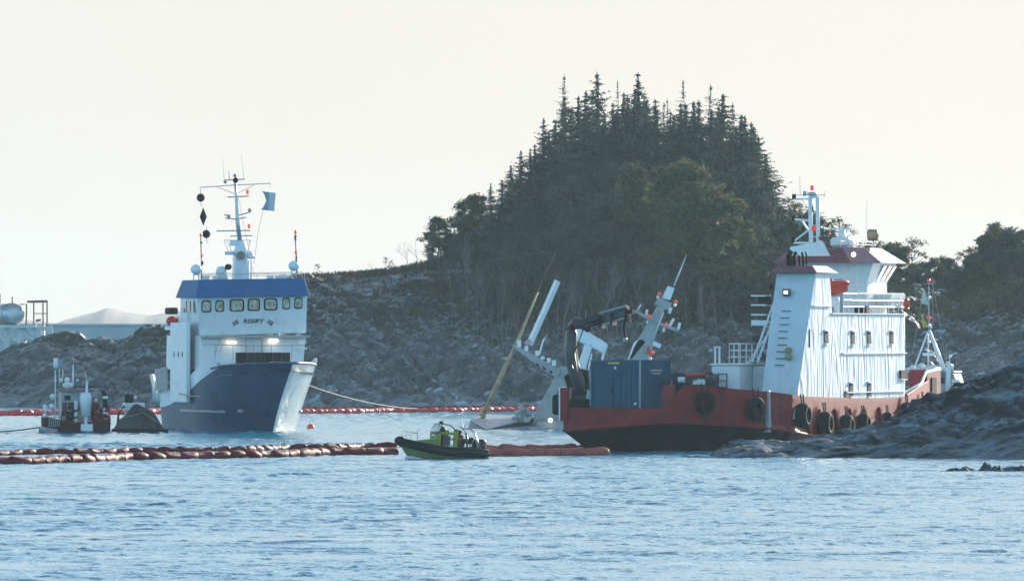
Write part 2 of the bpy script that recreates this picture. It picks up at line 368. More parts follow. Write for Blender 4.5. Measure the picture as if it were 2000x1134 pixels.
# ------------------------------------------------------------------ hill across the sound
RPX = [-700, -200, 0, 60, 120, 180, 250, 300, 340, 400, 470, 600, 700, 770, 840, 900, 960, 1050, 1150, 1300, 1400, 1480, 1560, 1650, 1750, 1850, 1950, 2050, 2300, 2800]
RPY = [730, 716, 706, 688, 668, 660, 660, 650, 640, 600, 568, 545, 540, 532, 517, 498, 480, 445, 428, 426, 445, 475, 510, 535, 560, 572, 560, 548, 560, 640]
RW = [14, 14, 14, 16, 17, 18, 19, 20, 22, 28, 34, 40, 42, 44, 46, 48, 50, 52, 54, 54, 52, 50, 50, 52, 56, 60, 62, 60, 60, 50]
def ridge_z(X):
    px = 1000+X*FPX/755.0
    return CAMH+(HZ-np.interp(px, RPX, RPY))*755.0/FPX
def shore_y(X):
    px = 1000+X*FPX/720.0
    return 717+3.0*fbm(X*.06, X*0+3, 3, 2)+np.interp(px, [1500, 1800, 2100], [0, -25, -35])
def hill_z(X, Y):
    px = 1000+X*FPX/745.0
    W = np.interp(px, RPX, RW); H = ridge_z(X); t = (Y-shore_y(X))/W
    tc = np.clip(t, 0, 1)
    prof = np.where(px < 2600, 1-(1-tc)**np.interp(px, [300, 600, 1500, 1800], [2.2, 2.0, 1.7, 1.35]), 0)
    z = (H+1.2)*prof-1.2
    z = np.where(t > 1, H-(t-1)**2*H*.28, z)
    z = np.where(t < 0, -1.2+t*8, z)
    return z
def make_hill():
    xs = np.arange(-86, 92, .155); ys = np.concatenate([np.arange(678, 745, .27), np.arange(745, 790, .5), np.arange(790, 880, 3.)])
    Y, X = np.meshgrid(ys, xs, indexing='ij'); Z = hill_z(X, Y)
    t = np.clip((Z+.5)/2.5, 0, 1)
    # strata dip: cracks run from lower left to upper right in plan as they climb
    a = X*.82-Y*.35; c = X*.35+Y*.82
    f1, f2, idv = worley(a*.15, c*.30+.5*fbm(X*.2, Y*.2, 3, 5), 3)
    g1, g2, id2 = worley(a*.62+3, c*.9, 8)
    crack = np.clip((f2-f1)*3.2, 0, 1); crack2 = np.clip((g2-g1)*3, 0, 1)
    veg = np.clip((Z-8)/5, 0, 1)
    left = np.clip((-28-X)/8, 0, 1)
    amp = (1-.72*veg)*(1-.35*left)
    d = (1.5*(idv-.5)+.9*(crack-1)+.3*(id2-.5)+.35*(crack2-1))*amp+.9*fbm(X*.10, Y*.10, 4, 12)+.24*fbm(X*.9, Y*.9, 4, 21)+.18*fbm(X*3, Y*3, 3, 41)
    bed = (Z*.95-X*.42+1.2*fbm(X*.08, Y*.08, 3, 91))*.20; q = bed % 1.0; d = d+1.5*(np.where(q < .8, q/.8, (1-q)/.2)-.5)*amp*(.4+vnoise(X*.07, Y*.07, 92))
    bed2 = (Z*.95-X*.5+.8*fbm(X*.2, Y*.2, 3, 95))*.62; q = bed2 % 1.0; d = d+.5*(np.where(q < .8, q/.8, (1-q)/.2)-.5)*amp
    Z2 = Z+d*t*.85; Y2 = Y-d*t*.7; X2 = X+.3*fbm(X*.5, Y*.5, 3, 77)*t
    inner = (Z > -3)
    me = np.stack([X2, Y2, Z2], -1).reshape(-1, 3)
    o = npmesh('hill', me, grid_faces(len(ys), len(xs)), [M['hill_rock'], M['islet_rock']])
    fc = me[grid_faces(len(ys), len(xs))[:, 0]]
    o.data.polygons.foreach_set('material_index', (fc[:, 0] < -29.5+1.5*np.sin(fc[:, 2])).astype(np.int32))
    o['kind'] = 'structure'; return o
make_hill()
def ground(X, Y):
    return float(hill_z(np.array([float(X)]), np.array([float(Y)]))[0])

# ------------------------------------------------------------------ foreground skerry on the right
SPX = [1360, 1380, 1410, 1450, 1490, 1530, 1560, 1600, 1640, 1700, 1760, 1800, 1850, 1880, 1930, 1960, 2000, 2060, 2200, 2500]
SPY = [903, 893, 872, 862, 864, 868, 860, 853, 846, 836, 820, 797, 782, 764, 754, 738, 724, 700, 660, 640]
def make_skerry():
    xs = np.arange(9.0, 42, .052); ys = np.arange(416, 447, .075)
    Y, X = np.meshgrid(ys, xs, indexing='ij'); px = 1000+X*FPX/431.0
    H = np.maximum(CAMH+(HZ-np.interp(px, SPX, SPY))*433.0/FPX, .02)
    sh = 423.5+.8*fbm(X*.5, X*0, 3, 6)
    W = np.interp(px, [1380, 1550, 1700, 1850, 2000, 2200], [3.5, 6, 9, 13, 15, 15])
    t = np.minimum((Y-sh)/W, 1.9)
    prof = np.where(t < 1, 1-(1-np.clip(t, 0, 1))**1.5, 1-(t-1)**2*2.2)
    Z = np.where(t < 0, t*3-.3, H*prof-.3*(1-np.clip(t*4, 0, 1)))
    Z = np.maximum(Z, -1.2)
    a = X*.78-Y*.62; wob = .5*fbm(X*.5, Y*.5, 3, 14)
    def saw(s, k): q = (s*k) % 1.0; return np.where(q < .82, q/.82, (1-q)/.18)
    s1 = saw(a+wob*1.3, .42); s2 = saw(a+wob*.8+7, 1.15); s3 = saw(a+wob*.5, 3.1)
    big = np.clip(H/2.2, .5, 1)*np.clip(t*2.5, .15, 1)
    f1, f2, idv = worley(a*.55, (X*.62+Y*.78)*.22, 4)
    b_ = -X*.46+Y*.89+.9*fbm(X*.22, Y*.22, 3, 33)+.25*fbm(X*1.1, Y*1.1, 3, 34)
    def ter(s, k, r=.16): q = (s*k) % 1.0; return np.where(q < 1-r, -q/(1-r), -(1-q)/r)+.5
    d = (.62*ter(b_, .40)*(.6+.8*vnoise(X*.25, Y*.25, 61))+.26*ter(b_+.35*X, .95)+.10*ter(b_, 2.6, .3)+.35*(s1-.55)+.14*(s2-.5)+.10*(idv-.5))*big+.10*fbm(a*2.6, (X+Y)*.35, 4, 9)+.05*fbm(a*8, (X+Y)*.9, 3, 19)
    inn = np.clip(t*5+.3, 0, 1)*np.clip((1.7-t)*3, 0, 1)
    Z = Z+d*inn; X2 = X-.35*d*inn
    o = npmesh('skerry', np.stack([X2, Y, Z], -1).reshape(-1, 3), grid_faces(len(ys), len(xs)), 'skerry_rock'); o['kind'] = 'structure'
    # low reef awash in front of it
    for k, (p, w, h, lb) in enumerate([(1868, 1.35, .33, 'small black wave washed rock, left one of the reef off the big skerry'), (1945, 1.9, .42, 'long black wave washed rock in the middle of the low reef'), (2010, 1.2, .38, 'black wave washed rock cut by the right edge of the photo')]):
        n = 64; th = np.linspace(0, 2*PI, n, endpoint=False); rr = np.linspace(0, 1, 22)
        T, R = np.meshgrid(th, rr); x = w*R*np.cos(T)*(1+.2*np.sin(T*3+k)); y = .8*R*np.sin(T)
        z = h*(1-R**2)*(.75+.9*fbm(x*2.2+k*9, y*2.2, 4, 50+k))-.25*R**2-.05+.12*fbm(x*6, y*6, 3, 60+k)
        V = np.stack([x, y, z], -1).reshape(-1, 3)
        F = [(i*n+j, i*n+(j+1) % n, (i+1)*n+(j+1) % n, (i+1)*n+j) for i in range(21) for j in range(n)]
        q = npmesh('reef_rock', V, F, 'skerry_rock'); P = at(p, 925, 384); q.location = (P.x, 384, 0)
        tag(q, lb, 'rock', 'rocks of the low reef awash')
make_skerry()

# ------------------------------------------------------------------ far hazy islands
def make_far(name, prof, Y, th, m):
    xs = np.linspace(prof[0][0], prof[-1][0], 90); X = (xs-1000)*Y/FPX
    top = CAMH+(HZ-np.interp(xs, [p[0] for p in prof], [p[1] for p in prof])-1.5*fbm(xs*.05, xs*0, 3, 3))*Y/FPX
    rows = []
    for q in np.linspace(0, 1, 12):
        zz = -1+(top+1)*math.sin(q*PI)**.6+.8*fbm(X*.1, X*0+q*5, 3, 7)*math.sin(q*PI)
        rows.append(np.stack([X, Y+q*th+0*X, zz], -1))
    o = npmesh(name, np.concatenate(rows), grid_faces(12, 90), m); o['kind'] = 'structure'
M['far'] = mat('distant_slope_paled_by_haze', (.42, .36, .32), .9, var=.12, scale=.02)  # pale tone paints distance haze into the slope colour
make_far('distant_island', [(60, 640), (110, 618), (190, 601), (225, 607), (270, 613), (330, 606), (400, 590), (470, 640)], 3200, 200, 'far')
make_far('distant_shore', [(-900, 640), (-300, 618), (-60, 612), (60, 626), (140, 634), (260, 650)], 3300, 100, 'far')

# ------------------------------------------------------------------ haze
HAZE = .00007
def make_haze():
    mb = MB().box(-1500, 1500, -70, 3500, -2.2, 46); m = bpy.data.materials.new('sunlit_sea_haze'); m.use_nodes = True
    N = m.node_tree.nodes; N.clear(); o = N.new('ShaderNodeOutputMaterial'); v = N.new('ShaderNodeVolumePrincipled')
    v.inputs['Color'].default_value = (.62, .86, 1.0, 1); v.inputs['Density'].default_value = HAZE; v.inputs['Anisotropy'].default_value = .3
    m.node_tree.links.new(v.outputs[0], o.inputs['Volume'])
    ob = mb.build('haze', m); ob['kind'] = 'stuff'
if HAZE: make_haze()

# ------------------------------------------------------------------ trees
def leaf_mat(name, a, b, trans=.25):
    m = bpy.data.materials.new(name); m.use_nodes = True; N = m.node_tree.nodes; L = m.node_tree.links; p = N['Principled BSDF']
    oi = N.new('ShaderNodeObjectInfo'); tc = N.new('ShaderNodeTexCoord'); n = N.new('ShaderNodeTexNoise'); n.inputs['Scale'].default_value = .9; n.inputs['Detail'].default_value = 4
    L.new(tc.outputs['Object'], n.inputs[0]); ad = N.new('ShaderNodeMath'); ad.operation = 'MULTIPLY_ADD'; L.new(oi.outputs['Random'], ad.inputs[0]); ad.inputs[1].default_value = .5
    L.new(n.outputs[0], ad.inputs[2]); r = N.new('ShaderNodeMapRange'); r.inputs[1].default_value = .35; r.inputs[2].default_value = 1.1; L.new(ad.outputs[0], r.inputs[0])
    x = N.new('ShaderNodeMix'); x.data_type = 'RGBA'; L.new(r.outputs[0], x.inputs[0]); x.inputs[6].default_value = (*a, 1); x.inputs[7].default_value = (*b, 1)
    L.new(x.outputs[2], p.inputs['Base Color']); p.inputs['Roughness'].default_value = .75; p.inputs['Specular IOR Level'].default_value = .25
    t = N.new('ShaderNodeBsdfTranslucent'); L.new(x.outputs[2], t.inputs[0]); ms = N.new('ShaderNodeMixShader'); ms.inputs[0].default_value = trans
    L.new(p.outputs[0], ms.inputs[1]); L.new(t.outputs[0], ms.inputs[2]); L.new(ms.outputs[0], N['Material Output'].inputs[0])
    return m
M['spruce'] = leaf_mat('dark_spruce_needles', (.018, .030, .026), (.085, .115, .085))
M['pine'] = leaf_mat('olive_pine_needles', (.05, .055, .025), (.12, .115, .05), .35)
M['scrub'] = leaf_mat('brown_green_scrub_leaves', (.025, .026, .014), (.06, .055, .028))
M['twig'] = mat('dark_twigs', (.05, .042, .035), .85, var=.3)

def clumps(P, S, D=None, up=.3, n=1, asp=.35, seed=0):
    """n small pointed blades round each point P of size S, leaning along D"""
    r = np.random.default_rng(seed); P = np.repeat(P, n, 0); S = np.repeat(S, n); k = len(P)
    d = r.normal(size=(k, 3)); d[:, 2] += up
    if D is not None: d = d*.75+np.repeat(D, n, 0)*1.6
    d /= np.linalg.norm(d, axis=1)[:, None]; s = np.cross(d, r.normal(size=(k, 3))); s /= np.linalg.norm(s, axis=1)[:, None]
    a = P-d*(S*.5)[:, None]; b = P+d*(S*.5)[:, None]; w = s*(S*asp*.5)[:, None]
    V = np.stack([a-w*.6, a+w, b+w*.25, b-w*.5], 1).reshape(-1, 3); return V, np.arange(k*4).reshape(-1, 4)
def crown_spruce(seed, H=10., dens=1., R=.24, sparse=False, start=.08):
    r = np.random.default_rng(seed); P = []; S = []; D = []; mb = MB()
    lv = int(34*(.8 if sparse else 1))
    for i in range(lv):
        t = start+(1-start)*(i/(lv-1))**.9; z = H*t; L0 = H*R*(1-t)**.85*(.75+.5*r.random())+.10
        if sparse: L0 *= .85+.5*(i % 3 == 0)
        nb = int((4 if sparse else 7)+3*r.random()) if t < .93 else 3
        for b in range(nb):
            az = r.random()*6.28; L = L0*(.45+.85*r.random()); k = max(2, int(L/.11*dens)); z = H*min(.985, t+(r.random()-.5)*.045)
            q = np.linspace(.12, 1, k)[:, None]; dr = np.array([math.cos(az), math.sin(az), 0])
            droop = (-.35*q**1.2+.36*q**3 if not sparse else .25*q**2-.1*q)+(r.random()-.5)*.3*q
            pts = dr*q*L+np.array([0, 0, 1])*(z+droop*L+0*q); pts = pts+r.normal(size=pts.shape)*.05*L**.5
            P.append(pts); S.append(np.full(k, .36 if not sparse else .24)*(1.05-.45*q[:, 0])*(1.15-.35*t)); D.append(np.tile(dr+[0, 0, -.15], (k, 1)))
            if sparse and t < .98: mb.tube([(0, 0, z), (dr[0]*L*.9, dr[1]*L*.9, z+.1*L)], [.025, .008], 3)
    P.append(np.stack([0*np.zeros(9), 0*np.zeros(9), np.linspace(.93, 1.0, 9)*H], -1)); S.append(np.full(9, .24)); D.append(np.tile([0, 0, .6], (9, 1)))
    P = np.concatenate(P); S = np.concatenate(S); D = np.concatenate(D)
    V, F = clumps(P, S, D, .1, 2 if not sparse else 2, .42 if not sparse else .3, seed); return V, F, mb
def crown_lumpy(seed, H=8., R=.28, nb=26, per=120, size=.26, low=.3, open_=0.):
    """pine or broadleaf crown: limbs carrying irregular tufts"""
    r = np.random.default_rng(seed); P = []; mb = MB()
    for i in range(nb):
        t = low+(1-low)*r.random()**.8; az = r.random()*6.28; L = H*R*(.35+.75*r.random())*math.sin(PI*min(1, (t-low)/(1-low)*.82+.16))**.6
        c = np.array([math.cos(az)*L, math.sin(az)*L, H*t*.97])
        base = np.array([0, 0, max(.1, H*t-.45*L-.4)]); mb.tube([base, base*.5+c*.5-[0, 0, .1*L], c], [.06, .04, .012], 4)
        k = int(per*(.5+r.random())); rad = H*R*(.24+.22*r.random())*(1-open_*.4)
        g = r.normal(size=(k, 3)); g /= np.linalg.norm(g, axis=1)[:, None]; g *= (rad*r.random(k)**.6*(1+.5*(r.random(k) > .85)))[:, None]*np.array([1, 1, .75]); P.append(c+g)
    P = np.concatenate(P); V, F = clumps(P, np.full(len(P), size)*(.7+.6*r.random(len(P))), None, .4, 1, .55, seed); return V, F, mb
def trunk_mb(H, r0, wob=.12, seed=0, k=7):
    r = random.Random(seed); return MB().tube([(wob*r.uniform(-1, 1)*(i > 0), wob*r.uniform(-1, 1)*(i > 0), H*i/(k-1)-(.5 if i == 0 else 0)) for i in range(k)], [r0*(1-.93*i/(k-1)) for i in range(k)], 7)
def make_tree(name, V, F, mb, H, r0, leaf, bark, seed):
    root = thing(name, (0, 0, -200), 0, 'tree', 'tree')
    if mb is not None and mb.v:
        tm = trunk_mb(H*.97, r0, seed=seed); b = len(tm.v); tm.v += mb.v; tm.f += [tuple(i+b for i in f) for f in mb.f]; tm.m += mb.m
    else: tm = trunk_mb(H*.97, r0, seed=seed)
    t = tm.build('trunk', bark, root, smooth=True)
    if V is not None: c = npmesh('crown', V, F, leaf, smooth=False, parent=root)
    return root
def bare_tree(seed, H=7.):
    r = random.Random(seed); mb = MB()
    def br(p, d, L, rad, n):
        q = p+d*L*.5+Vector((r.uniform(-.1, .1), r.uniform(-.1, .1), 0))*L; e = p+d*L; mb.tube([p, q, e], [rad, rad*.8, rad*.55], 4 if n else 3)
        if n:
            for _ in range(r.choice((2, 3, 3))):
                nd = (d+Vector((r.uniform(-.8, .8), r.uniform(-.8, .8), r.uniform(-.1, .6)))).normalized(); br(p.lerp(e, r.uniform(.55, 1)), nd, L*r.uniform(.55, .8), rad*.55, n-1)
    br(Vector((0, 0, -.3)), Vector((r.uniform(-.12, .12), 0, 1)).normalized(), H*.42, .075, 5); return mb
protos = {}
protos['spruce'] = [make_tree('spruce_tree', *crown_spruce(s, 10., 1., R), 10., .2, 'spruce', 'bark', s) for s, R in ((1, .25), (2, .21), (3, .29), (4, .24))]
protos['sparse'] = [make_tree('spruce_tree', *crown_spruce(s, 10., .8, .2, True), 10., .12, 'spruce', 'bark', s) for s in (11, 12)]
protos['pine'] = [make_tree('pine_tree', *crown_lumpy(s, 10., .22, 40, 150, .34, .28), 10., .17, 'pine', 'bark', s) for s in (21, 22)]
protos['dark'] = [make_tree('conifer_tree', *crown_lumpy(s, 10., .25, 38, 150, .36, .12), 10., .17, 'spruce', 'bark', s) for s in (31, 32, 33)]
protos['open'] = [make_tree('pine_tree', *crown_lumpy(s, 6., .3, 11, 38, .24, .45, .5), 6., .10, 'pine', 'bark', s) for s in (41, 42)]
def bare_root(s):
    root = thing('birch_tree', (0, 0, -200), 0, 'tree', 'tree'); bare_tree(s).build('trunk', 'bark_pale', root); return root
protos['bare'] = [bare_root(s) for s in (51, 52, 53)]
used = set(); HH = {'spruce': 10., 'sparse': 10., 'pine': 10., 'dark': 10., 'open': 6., 'bare': 7.}
def plant(kind, px, top, Y, label, group, wide=1., base=None):
    X = (px-1000)*Y/FPX; zb = ground(X, Y)-.1 if base is None else base
    H = CAMH+(HZ-top)*Y/FPX-zb
    if H < .8: return None
    P = random.choice(protos[kind]); o = P if P.name not in used else copy_tree(P); used.add(P.name)
    s = H/HH[kind]; w = s*wide*random.uniform(.9, 1.1); o.location = (X, Y, zb); o.scale = (w, w, s); o.rotation_euler = (0, 0, random.uniform(0, 6.28))
    tag(o, label, 'tree', group); return o
EPX = [830, 845, 880, 900, 940, 990, 1030, 1060, 1100, 1130, 1165, 1200, 1245, 1290, 1330, 1390, 1430, 1465, 1486, 1505, 1535, 1570, 1600]
EPY = [470, 440, 402, 398, 378, 342, 290, 252, 200, 205, 175, 188, 180, 215, 215, 205, 215, 245, 295, 370, 430, 470, 500]
GR = 'dark conifers of the wood crowning the hill'
LB = 'dark green conifer standing in the dense wood on the hilltop'
heads = [('sparse', 1102, 148, 1.0, 'thin see-through spruce top on the left shoulder of the wood'), ('spruce', 1166, 143, 1.1, 'dark pointed spruce, the left of the two tallest tops of the wood'),
         ('sparse', 1206, 158, .7, 'slim spruce top peeping between the two tallest spruces'), ('spruce', 1246, 143, 1.05, 'dark bushy-topped spruce, the right of the two tallest tops of the wood'),
         ('sparse', 1334, 158, .9, 'thin spruce top sticking up right of the tallest spruces'), ('sparse', 1388, 168, 1.2, 'feathery spruce top on the right side of the hilltop wood'),
         ('sparse', 1431, 203, 1.2, 'ragged spruce top, rightmost spire of the wood'), ('sparse', 1303, 195, .8, 'short thin spruce spire in the dip right of the tallest tops'),
         ('spruce', 1062, 232, 1., 'spruce with drooping boughs below the thin top on the left shoulder'), ('spruce', 1472, 250, 1.5, 'broad spruce leaning over the right edge of the wood'),
         ('spruce', 1412, 186, 1.5, 'feathery spruce crown between the two right-hand spires'), ('spruce', 1448, 226, 1.6, 'full spruce crown just left of the leaning broad spruce'),
         ('spruce', 1355, 200, 1.3, 'dense spruce crown right of the thin middle spire'), ('spruce', 1504, 365, 1.8, 'low wide spruce reaching out over the right flank'),
         ('spruce', 1280, 196, 1.3, 'dense spruce crown beside the bushy-topped tall spruce'), ('spruce', 1130, 190, 1.2, 'dense spruce crown left of the two tallest tops'),
         ('spruce', 1496, 300, 1.7, 'wide spruce with feathered boughs on the right flank of the wood')]
for k, px, top, w, lb in heads: plant(k, px, top, random.uniform(762, 770), lb, GR, w)
plant('pine', 1330, 312, 738, 'sunlit olive green pine low in front of the dark wood', 'olive pines in front of the wood', 1.5)
plant('pine', 1368, 360, 735, 'sunlit olive pine with a rounded crown, right of the taller one', 'olive pines in front of the wood', 1.5)
plant('pine', 1240, 318, 742, 'small olive pine crown in front of the middle of the wood', 'olive pines in front of the wood', .8)
plant('pine', 1440, 425, 738, 'rounded olive tree at the right foot of the wood', 'olive pines in front of the wood', 1.3)
def zone(px, q=0):
    a = 'on its low left flank' if px < 1010 else 'on its left shoulder' if px < 1130 else 'at its summit' if px < 1300 else 'on its right shoulder' if px < 1450 else 'on its steep right flank'
    return ('dark conifer in the skyline of the hilltop wood %s' % a) if q < .25 else ('dark conifer inside the hilltop wood %s' % a)
n = 0
for i in range(58):                                        # along the outline
    px = 842+(1560-842)*(i+random.random()*.8)/58; top = np.interp(px, EPX, EPY)-14+abs(random.gauss(0, 34))
    plant(random.choice(['spruce', 'spruce', 'spruce', 'spruce', 'sparse'] if px > 1010 else ['dark', 'spruce', 'spruce', 'pine']), px, top, random.uniform(756, 772), zone(px), GR, random.uniform(.95, 1.35) if px > 1010 else random.uniform(.95, 1.4))
for i in range(150):                                       # the body of the wood, down the front slope
    px = random.uniform(850, 1560); q = random.random(); env = np.interp(px, EPX, EPY)+62
    top = env+(500-env)*q**1.1; Y = 762-26*q+random.uniform(-4, 4)
    if px < 950 and q > .6: continue
    plant(random.choice(['spruce', 'dark', 'dark', 'spruce']), px, top, Y, zone(px, q), GR, random.uniform(.9, 1.3))
# pale leafless birches standing on the slope in front of the wood
for i in range(52):
    px = random.uniform(880, 1420); Y = random.uniform(728, 742); top = random.uniform(350, 520)
    zb = ground((px-1000)*Y/FPX, Y); top = max(top, HZ-(zb+random.uniform(4, 8.5)-CAMH)*FPX/Y)
    plant('bare', px, top, Y, 'slender leafless birch on the slope below the conifers', 'bare birches below the wood', .5)
for px, top, k, lb in [(728, 508, 'bare', 'bare little tree on the open ridge, leftmost of the ridge trees'), (752, 502, 'open', 'low windswept pine on the open ridge left of the wood'), (765, 508, 'open', 'smaller windswept pine beside the low one on the ridge'),
                       (795, 470, 'bare', 'thin leafless tree on the ridge just left of the wood'), (815, 468, 'bare', 'taller leafless tree touching the left edge of the wood'), (838, 462, 'sparse', 'ragged half bare conifer at the left edge of the wood'),
                       (620, 515, 'open', 'tiny round-headed pine on the ridge beside the blue ship'), (634, 532, 'open', 'stunted shrub beside the tiny pine on the ridge')]:
    plant(k, px, top, 757, lb, 'small trees on the open ridge', .9)
# wood on the right hill
FPX2 = [1530, 1560, 1620, 1700, 1740, 1780, 1800, 1830, 1850, 1880, 1910, 1930, 1950, 1975, 2010, 2060]
FPY2 = [385, 400, 440, 470, 478, 482, 480, 500, 505, 497, 480, 458, 440, 432, 428, 430]
GR2 = 'green pines on the right-hand hill'
for i in range(135):
    px = random.uniform(1530, 2080); q = random.random(); env = np.interp(px, FPX2, FPY2)-6; top = env+(575-env)*q*.7+abs(random.gauss(0, 9))-5
    plant(random.choice(['pine', 'spruce', 'dark', 'spruce', 'open' if px < 1900 else 'pine']), px, top, 768-22*q+random.uniform(-3, 3), 'bushy green tree in the wood %s' % ('behind the white superstructure' if px < 1765 else 'above the grey patrol boat' if px < 1890 else 'at the right edge of the photo'), GR2, random.uniform(1.0, 1.7))
for px, top, k, lb in [(1548, 368, 'bare', 'tall thin leafless tree left of the red vessel mast'), (1525, 372, 'bare', 'leafless branching tree at the right foot of the hill wood'), (1575, 395, 'bare', 'leafless tree seen through the lattice mast'),
                       (1640, 425, 'open', 'open-crowned tree behind the red vessel radar'), (1782, 466, 'open', 'round-headed pine poking above the right-hand wood')]:
    plant(k, px, top, 764, lb, 'small trees behind the red vessel', 1.2)
for k in protos:
    for P in protos[k]:
        if P.name not in used:
            for c in list(P.children): bpy.data.objects.remove(c)
            bpy.data.objects.remove(P)
# scrub and heather on the ridge and slopes
def make_scrub():
    r = np.random.default_rng(9); P = []; n = 0
    X = r.uniform(-60, 62, 60000); Y = r.uniform(700, 775, 60000)
    Z = hill_z(X, Y); px = 1000+X*FPX/Y; py = HZ-(Z-CAMH)*FPX/Y
    cov = fbm(X*.15, Y*.15, 3, 71)
    keep = (Z > np.where(px < 600, 4.6, 6.5)+2.5*cov+r.random(len(X))*2)&(cov+r.random(len(X))*.5 > .05)&(px > 430)
    X, Y, Z = X[keep][:16000], Y[keep][:16000], Z[keep][:16000]
    P = np.stack([X, Y-.4, Z+.2+.2*r.random(len(X))], -1)
    V, F = clumps(P, .35+.4*r.random(len(X)), None, 1.2, 5, .16, 5)
    o = npmesh('heather_scrub', V, F, 'scrub', smooth=False); tag(o, 'brown heather and low scrub covering the upper rock slopes', 'scrub', kind='stuff')
make_scrub()
# ================================================================== the blue and white rescue ship, bow on
BF = Frame(533, 533, 13)
def blue_ship():
    T = thing_at('blue_ship', None, BF, 'navy blue and white ship seen bow on with a bright blue wheelhouse roof', 'ship', None)
    L, Bh = 24.0, 3.55
    def zdeck(s):                                   # sheer: high bow, low waist
        return float(np.interp(s, [0, .12, .25, .36, .45, .6, .8, 1], [4.55, 4.5, 4.35, 4.0, 3.4, 2.65, 2.2, 2.1]))
    def shape(s, q):
        e = .90-.22*q; return math.sin(PI/2*min(1, s/.42+.0))**e*(1-.14*max(0, (s-.8)/.2)**2)
    def hp(s, q, side, zz=None):
        zd = zdeck(s); z = -1.0+(zd+1.0)*q if zz is None else zz
        f = max(0, z)/4.95; stem = -7.3*f**1.25; v = stem+(L-stem)*s
        h = Bh*(.93+.07*min(1, f*1.5)+.03*f)*shape(s, min(1, f))
        return (side*h, v, z)
    ss = [0, .008, .02, .04, .065, .1, .14, .19, .25, .31, .37, .43, .5, .6, .7, .8, .9, 1.0]; qs = np.linspace(0, 1, 15)
    rows = []
    for s in ss: rows.append([hp(s, q, -1) for q in qs])
    mb = MB().loft(rows); rows = [[hp(s, q, 1) for q in qs] for s in ss]
    smooth_by_angle(MB().loft([r[::-1] for r in rows]).build('port_plating', 'hull_glare', T, smooth=True), 40)  # port half takes the pale colour that stands for sun glare
    tr = [hp(1, q, -1) for q in qs]+[hp(1, q, 1) for q in qs[::-1]]; mb.add(tr, [tuple(range(len(tr)))])
    h = mb.build('hull', 'blue_hull', T, smooth=True); smooth_by_angle(h, 40)
    # white strake: the aft bulwark is painted white above the blue
    for side in (-1, 1):
        mb = MB(); up = []; lo = []
        for s in np.linspace(.27, .97, 26):
            zd = zdeck(s); zl = float(np.interp(s, [.27, .36, .5, .6, .8, 1], [zdeck(.27)-.1, 3.5, 2.6, 2.1, 1.6, 1.4]))
            a = hp(s, 1, side, zl); b = hp(s, 1, side, zd+float(np.interp(s, [.27, .33, .5, .97], [.3, .8, .6, .3])))
            o = .03*side; up.append((b[0]+o, b[1], b[2])); lo.append((a[0]+o, a[1], a[2]))
        inn = [(x-.1*side, y, z) for x, y, z in up]; inl = [(x-.1*side, y, z) for x, y, z in lo]
        mb.loft([lo, up, inn, inl]); mb.build('bulwark', 'white', T)
        mb = MB()
        for s in (.5, .55, .6, .66, .72): p = hp(s, 1, side, zdeck(s)-.35); mb.box(p[0]+.03*side, p[0]+.055*side, p[1]-.28, p[1]+.28, p[2]-.09, p[2]+.09)
        mb.build('freeing_port', 'black', T)
    # foredeck bulwark cap and rub rail
    for side in (-1, 1):
        MB().tube([Vector(hp(s, 1, side))+Vector((0, 0, .02)) for s in ss if s <= .32], .09, 6).build('gunwale', 'blue_hull', T, smooth=True)
        MB().tube([hp(s, 1, side, 1.35) for s in (.2, .3, .4, .5, .6)], .10, 6).build('rubbing_strake', 'grey', T, smooth=True)
    dk = [hp(s, 1, -1) for s in ss[2:]]+[hp(s, 1, 1) for s in ss[2:]][::-1]
    MB().add([(x*.97, y, z-.55) for x, y, z in dk], [tuple(range(len(dk)))]).build('deck', 'grey', T)
    MB().torus(hp(.03, 1, -1, 1.35), .2, .05, (1, -1, 0), 12, 6).build('anchor_pocket', 'blue_hull', T, smooth=True)
    mb = MB().box(-1.15, -.95, -.9, -.6, 0, 0); 
    for px, py in ((470, 802), (513, 800)):
        u, v, z = BF.A(px, py, .9); MB().sph((u, v, z), .16, 8, sc=(1.6, 1, .8)).build('hull_scar', 'navy_grey', T)
    # fairleads with black rollers on the bow bulwark
    for px, py in ((487, 735), (547, 722)):
        u, v, z = BF.A(px, py, -2.6 if px > 500 else -.6); f = MB().box(u-.5, u+.5, v-.3, v+.3, z+.05, z+.42).build('fairlead', 'black', T, bevel=.05)
        MB().box(u-.62, u+.62, v-.35, v+.4, z+.43, z+.52).build('fairlead_cap', 'white', f)
        for d in (-.36, 0, .36): MB().sph((u+d, v-.32, z+.15), .17, 8).build('roller', 'black', f, smooth=True)
    # dark rescue platform folded above the bow
    a = BF.A(465, 711, 2.0); b = BF.A(567, 688, 2.0)
    bx = MB().box(a[0], b[0], 2.0, 2.9, a[2], b[2]).build('winch_platform', 'black', T, bevel=.03)
    for i in range(1, 6): x = a[0]+(b[0]-a[0])*i/6; MB().box(x-.03, x+.03, 1.95, 2.0, a[2]+.03, b[2]-.03).build('platform_rib', 'black_gloss', bx)
    # lower house in front of the wheelhouse
    def trap(pf, vb, name, m, v0, v1, **k):
        a = [BF.A(x, y, v) for (x, y), v in zip(pf, (v0[0], v0[0], v0[1], v0[1]))]     # bl br tr tl
        f = a; bk = [(p[0]*k.get('taper', 1), v1, p[2]) for p in a]
        return MB().prism([f[0], f[1], bk[1], bk[0]], [f[3], f[2], bk[2], bk[3]]).build(name, m, T, bevel=k.get('bevel', .04))
    fr = trap([(392, 722), (592, 722), (597, 654), (391, 655)], 0, 'deckhouse', 'white', (7.6, 8.0), 20)
    u0, _, zlo = BF.A(391, 655, 8.0); u1 = BF.A(598, 655, 8)[0]
